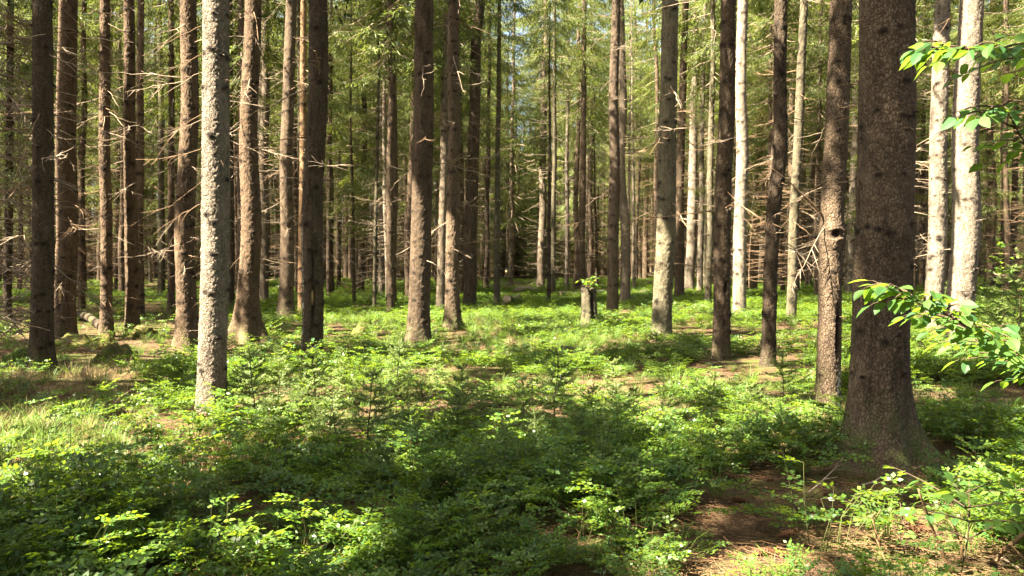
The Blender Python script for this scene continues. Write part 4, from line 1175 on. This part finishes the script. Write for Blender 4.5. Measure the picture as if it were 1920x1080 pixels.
# ------------------------------------------------------------------ stumps, logs, mossy humps, sticks, cones
r = np.random.default_rng(83)
def lump(name, label, cat, px, pb, wpx, hpx, mats, seed, rough=.28, group=None):
    b = ground_at(px, pb); a = wpx / 2 / F * b[1] * 1.1; h = hpx / F * b[1] * 1.1
    n, m = 40, 20
    th = np.arange(n) / n * 2 * np.pi; ph = np.linspace(0, 1, m)
    TH, PH = np.meshgrid(th, ph)
    R = np.cos(PH * np.pi / 2) ** .6 * (1 + .5 * (1 - PH) ** 3); Zz = np.sin(PH * np.pi / 2)
    nz = noise3(np.cos(TH) * R * 2.2 + seed, np.sin(TH) * R * 2.2, Zz * 2.2) * .7 + noise3(np.cos(TH) * R * 6 + seed, np.sin(TH) * R * 6, Zz * 6) * .45
    k = 1 + rough * 2 * (nz - .55)
    V = np.stack([a * R * k * np.cos(TH), a * .8 * R * k * np.sin(TH), h * Zz * k - .06], -1)
    i = np.arange(m - 1)[:, None] * n; j = np.arange(n)[None]; j2 = (j + 1) % n
    g = Geo(); g.add(V, q=np.stack([i + j, i + j2, i + n + j2, i + n + j], -1))
    root = thing(name, label, cat, b, group)
    Q = []
    for _ in range(int(900)):
        u, v = r.integers(m), r.integers(n)
        p = V[u, v]
        if noise3(p[0] * 7 / (a + .1) * .3 + seed, p[1] * 3, p[2] * 5) < .42: continue
        o = p + r.normal(0, .012, 3); Q.append(blades(o[None], r.normal(0, 1, (1, 3)) + np.array([[0, 0, .8]]), r.normal(0, 1, (1, 3)), .02 + .012 * r.random(), .010)[0])
    g.quads(np.array(Q), 1, tint=r.random(len(Q)))
    g.obj('mossy_wood', [mats[0], M_SAPLING], root)
    return root
lump('mossy_stump', 'largest mossy rotten stump, on the bare ground left of the white sunlit trunk', 'stump', 215, 690, 70, 42, [M_MOSSDARK], 1)
lump('mossy_stump', 'dark low mossy hump at the foot of the slim orange brown spruce', 'stump', 193, 655, 40, 28, [M_MOSSDARK], 2)
lump('mossy_stump', 'bright green mossy hump left of the tapering dark trunk', 'stump', 40, 690, 62, 34, [M_MOSS], 3)
lump('mossy_stump', 'flat mossy hump at the foot of the scarred orange trunk', 'stump', 140, 648, 60, 22, [M_MOSSDARK], 4)
lump('mossy_stump', 'small mossy stump beside the sunny path left of the stout centre trunk', 'stump', 674, 636, 26, 26, [M_MOSSDARK], 5)
lump('mossy_stump', 'dark mossy hump behind the bright bare patch, by the reddish spruce', 'stump', 272, 632, 44, 22, [M_MOSSDARK], 6)
lump('mossy_stump', 'low mossy hump with dead twigs at the foot of the chocolate brown trunk', 'stump', 1390, 740, 70, 16, [M_MOSSDARK], 7)

# the broken stump and the sprig that grows on it
b = ground_at(1105, 614); rs = 13 / F * b[1]; hs = 78 / F * b[1]
stump = thing('broken_stump', 'tall broken spruce stump with slanted top and a leafy sprig, in the bright meadow', 'stump', b)
g, cen, rad = trunk_rings(np.array([[0, 0, 0], [0, 0, hs], [0, 0, hs * 2]]), 25, rs, .55, hs, .025, 40, 71, .024, True, [(.4, .5, .3, .5, 'knot')], None, False, .9)
V = np.concatenate(g.v); top = hs - .05 + V[:, 0] * -.35
cut = V[:, 2] > top
V[cut, 2] = (top + .10 * (noise2(V[:, 0] / .04, V[:, 1] / .04, 5) - .5))[cut]
ring = V[:, 2] > 1e9
sel = cut & (np.concatenate([a for _, a in g.a['moss']]) >= 0)
V[cut, 0] *= .97; V[cut, 1] *= .97
g.v = [V]
g.obj('trunk', [BARK['olive']], stump)
cap = Geo(); th = np.arange(20) / 20 * 2 * np.pi
cv = np.stack([rs * .98 * np.cos(th), rs * .98 * np.sin(th), hs - .055 - .35 * rs * .98 * np.cos(th)], -1)
cv = np.concatenate([cv, [[0, 0, hs - .10]]]); cap.add(cv, t=[[i_, (i_ + 1) % 20, 20] for i_ in range(20)]); cap.obj('broken_top', [M_MOSSDARK], stump)
sp = thing('rowan_sprig', 'yellow green leafy sprig growing out of the top of the broken stump', 'seedling', (b[0] - .02, b[1] + .02, b[2] + hs - .08))
paths = []
for k in range(8):
    a = k * 2.4; l = r.uniform(.18, .42)
    paths.append((bezier([[0, 0, 0], [math.cos(a) * l * .4, math.sin(a) * l * .4, l * .8], [math.cos(a) * l * .9, math.sin(a) * l * .8, l * r.uniform(.7, 1.3)]], 6), .3))
gs, gf = leafy(paths, r, .10, .05, tone=.9)
gs.obj('stem', [M_STICK], sp); gf.obj('foliage', [M_BEECH], sp)

def log(label, p0, p1, r0, bk, seed, cut=True, name='fallen_log'):
    p0, p1 = np.asarray(p0, float), np.asarray(p1, float)
    root = thing(name, label, 'log', p0); L = np.linalg.norm(p1 - p0); d = (p1 - p0) / L
    k = max(8, int(L / .12)); t = np.linspace(0, 1, k); n = 18
    path = (p1 - p0) * t[:, None] + np.stack([0 * t, 0 * t, .04 * np.sin(t * 5 + seed)], -1)
    v, q, tt = tube(path, r0 * (1 - .3 * t), n, False)
    v = v + r0 * .3 * (noise3(v[:, 0] / .12 + seed, v[:, 1] / .12, v[:, 2] / .12) - .5)[:, None] * unit(v - np.repeat(path, n, 0))
    g = Geo(); g.add(v, q, moss=np.clip(v[:, 2] / r0 * .6, 0, 1)); g.obj('trunk', [BARK[bk]], root)
    for e, nm in ((0, 'cut_end'), (k - 1, 'cut_end')):
        ring = v[e * n:(e + 1) * n]; c = ring.mean(0) + d * (.004 if e else -.004)
        gc = Geo(); gc.add(np.concatenate([ring, c[None]]), t=[[i_, (i_ + 1) % n, n] if e else [(i_ + 1) % n, i_, n] for i_ in range(n)]); gc.obj(nm, [M_WOOD], root)
    return root
def gp(px, py, up=0):
    p = ground_at(px, py); p[2] += up; return p
log('short rotten brown log lying in the bilberries before the meadow', gp(1050, 672, .10), gp(1120, 672, .08), .11, 'orange', 1)
e = gp(950, 574, .22); log('log with a glaring pale cut end facing out of the bilberries', e, e + np.array([.5, 3.2, -.02]), .17, 'grey', 2)
log('pale fallen trunk lying across the far edge of the meadow behind the broken stump', gp(1050, 556, .12), gp(1135, 553, .12), .13, 'pale', 3)
log('pale fallen trunk lying far back between the straight dark and the olive trunk', gp(1170, 556, .12), gp(1232, 552, .12), .13, 'pale', 4)
log('short pale log far back, left of the thin grey pole spruces', gp(968, 547, .14), gp(1008, 549, .14), .15, 'pale', 5)
log('long dark log lying behind the scarred orange trunk among the moss', gp(150, 598, .12), gp(192, 618, .10), .13, 'dark', 6)
log('dark broken stake leaning in the bilberries, left of the short rotten log', gp(1025, 664, -.05), gp(1025, 664) + np.array([-.06, .03, .26]), .06, 'dark', 7, name='broken_stake')

def stick(label, pts, r0, m, name='dead_stick', group=None):
    p = np.array(pts); o = p[0].copy()
    root_p = bezier(p - o, 14); root_p = root_p + r.normal(0, r0 * .5, root_p.shape)
    g = Geo(); g.add(*tube(root_p, np.linspace(r0, r0 * .45, len(root_p)), 8))
    for k in range(3):
        i_ = r.integers(4, 12); d = unit(root_p[i_ + 1] - root_p[i_]); q = root_p[i_] + np.outer(np.linspace(0, 1, 4), (d * .5 + r.normal(0, .5, 3)) * .12)
        g.add(*tube(q, np.linspace(r0 * .4, r0 * .2, 4), 4))
    ob = g.obj(name, [m], None, o); return tag(ob, label, 'stick', group)
Yk = 4.6
stick('dark straight dead stick slanting up through the leaves of the beech seedling', [gp(1795, 1075, -.05), at(1755, 1010, 4.4), at(1722, 922, 4.3)], .011, M_STICK)
stick('short dark stick standing right of the long slanting one', [gp(1812, 1060, -.05), at(1800, 1010, 4.6), at(1785, 975, 4.6)], .008, M_STICK)
stick('forked orange brown twig standing left of the slanting dark stick', [gp(1672, 1075, -.03), at(1648, 1020, 4.6), at(1634, 968, 4.6), at(1642, 962, 4.6)], .007, M_STICK)
stick('thin orange twig leaning left onto the forked one', [at(1648, 1020, 4.62), at(1630, 1005, 4.6), at(1615, 992, 4.6)], .006, M_STICK)
stick('curved orange root arching out of the litter at the right edge', [gp(1990, 1000, .05), at(1915, 1000, 4.5), at(1885, 1035, 4.5), gp(1850, 1052, -.02)], .016, M_STICK, 'curved_root')
stick('straight straw coloured twig lying below the curved root', [gp(1870, 1050, .02), gp(1925, 1085, .03)], .006, M_DEAD)
stick('long thin pale twig lying on the litter before the biggest trunk', [gp(1515, 932, .03), gp(1560, 905, .08), gp(1590, 873, .12)], .006, M_DEAD)
stick('pale bent twig lying across the bare ground right of the biggest trunk', [gp(1618, 918, .03), gp(1680, 902, .06), gp(1735, 880, .03)], .007, M_DEAD)
stick('dark crooked stick leaning over the ground left of the chocolate brown trunk', [gp(1255, 720, .02), at(1275, 705, 14), at(1300, 688, 14.2)], .014, M_DEAD)
stick('grey branch lying in the sun at the foot of the burled trunk', [gp(1270, 800, .03), gp(1330, 790, .06), gp(1375, 785, .03)], .011, M_DEAD)
stick('bare pale branch lying at the far left behind the tapering dark trunk', [gp(0, 640, .05), at(20, 615, 17), at(58, 585, 17)], .02, M_DEAD)
stick('second bare pale branch crossing the first at the far left', [gp(30, 632, .03), at(40, 620, 18), at(62, 600, 18)], .015, M_DEAD)

def cone_mesh():
    g = Geo(); L, W = .13, .019; n, m = 14, 16
    t = np.linspace(0, 1, m); prof = W * (np.sin(np.pi * np.clip(t * .88 + .1, 0, 1)) ** .6)
    th = np.arange(n) / n * 2 * np.pi
    for s_ in range(90):
        u = s_ / 90; a = s_ * 2.39996; rr = W * (math.sin(math.pi * min(1, u * .86 + .1)) ** .6)
        o = np.array([L * u, rr * .75 * math.cos(a), rr * .75 * math.sin(a)]); d = np.array([.8, .55 * math.cos(a), .55 * math.sin(a)]); nr = np.array([-.4, math.cos(a), math.sin(a)])
        g.quads(blades(o[None], d[None], nr[None], .021, .017), 0)
    P = np.stack([L * t, 0 * t, 0 * t], -1); g.add(*tube(P, prof * .8, 10))
    return g.mesh('spruce_cone', [M_CONE])
cm = cone_mesh()
items = []
for px, py, a in [(1545, 932, .6), (1650, 940, 2.4), (1535, 952, 1.2), (1570, 956, .2), (1405, 948, 2.7), (1422, 968, 1.5), (1410, 1043, .3), (1530, 972, 2.9), (1460, 1012, .4), (1450, 905, 2.2), (1690, 1003, .2), (1458, 1066, .1), (1485, 1050, 2.6), (1865, 1015, 1.3), (1520, 980, .9), (1745, 1000, 2.2)]:
    p = gp(px, py, .018)
    o = link('spruce_cone', cm, None, p); o.rotation_euler = (r.uniform(0, 6), r.normal(0, .08), a); o.scale = (r.uniform(.85, 1.15),) * 3
    tag(o, '', 'cone', 'spruce cones on the bare litter'); items.append((px, o))
items.sort(key=lambda t: t[0])
for i_, (px, o) in enumerate(items): o['label'] = f'brown spruce cone, {WORD[i_]} from left of the {len(items)} on the bare litter'
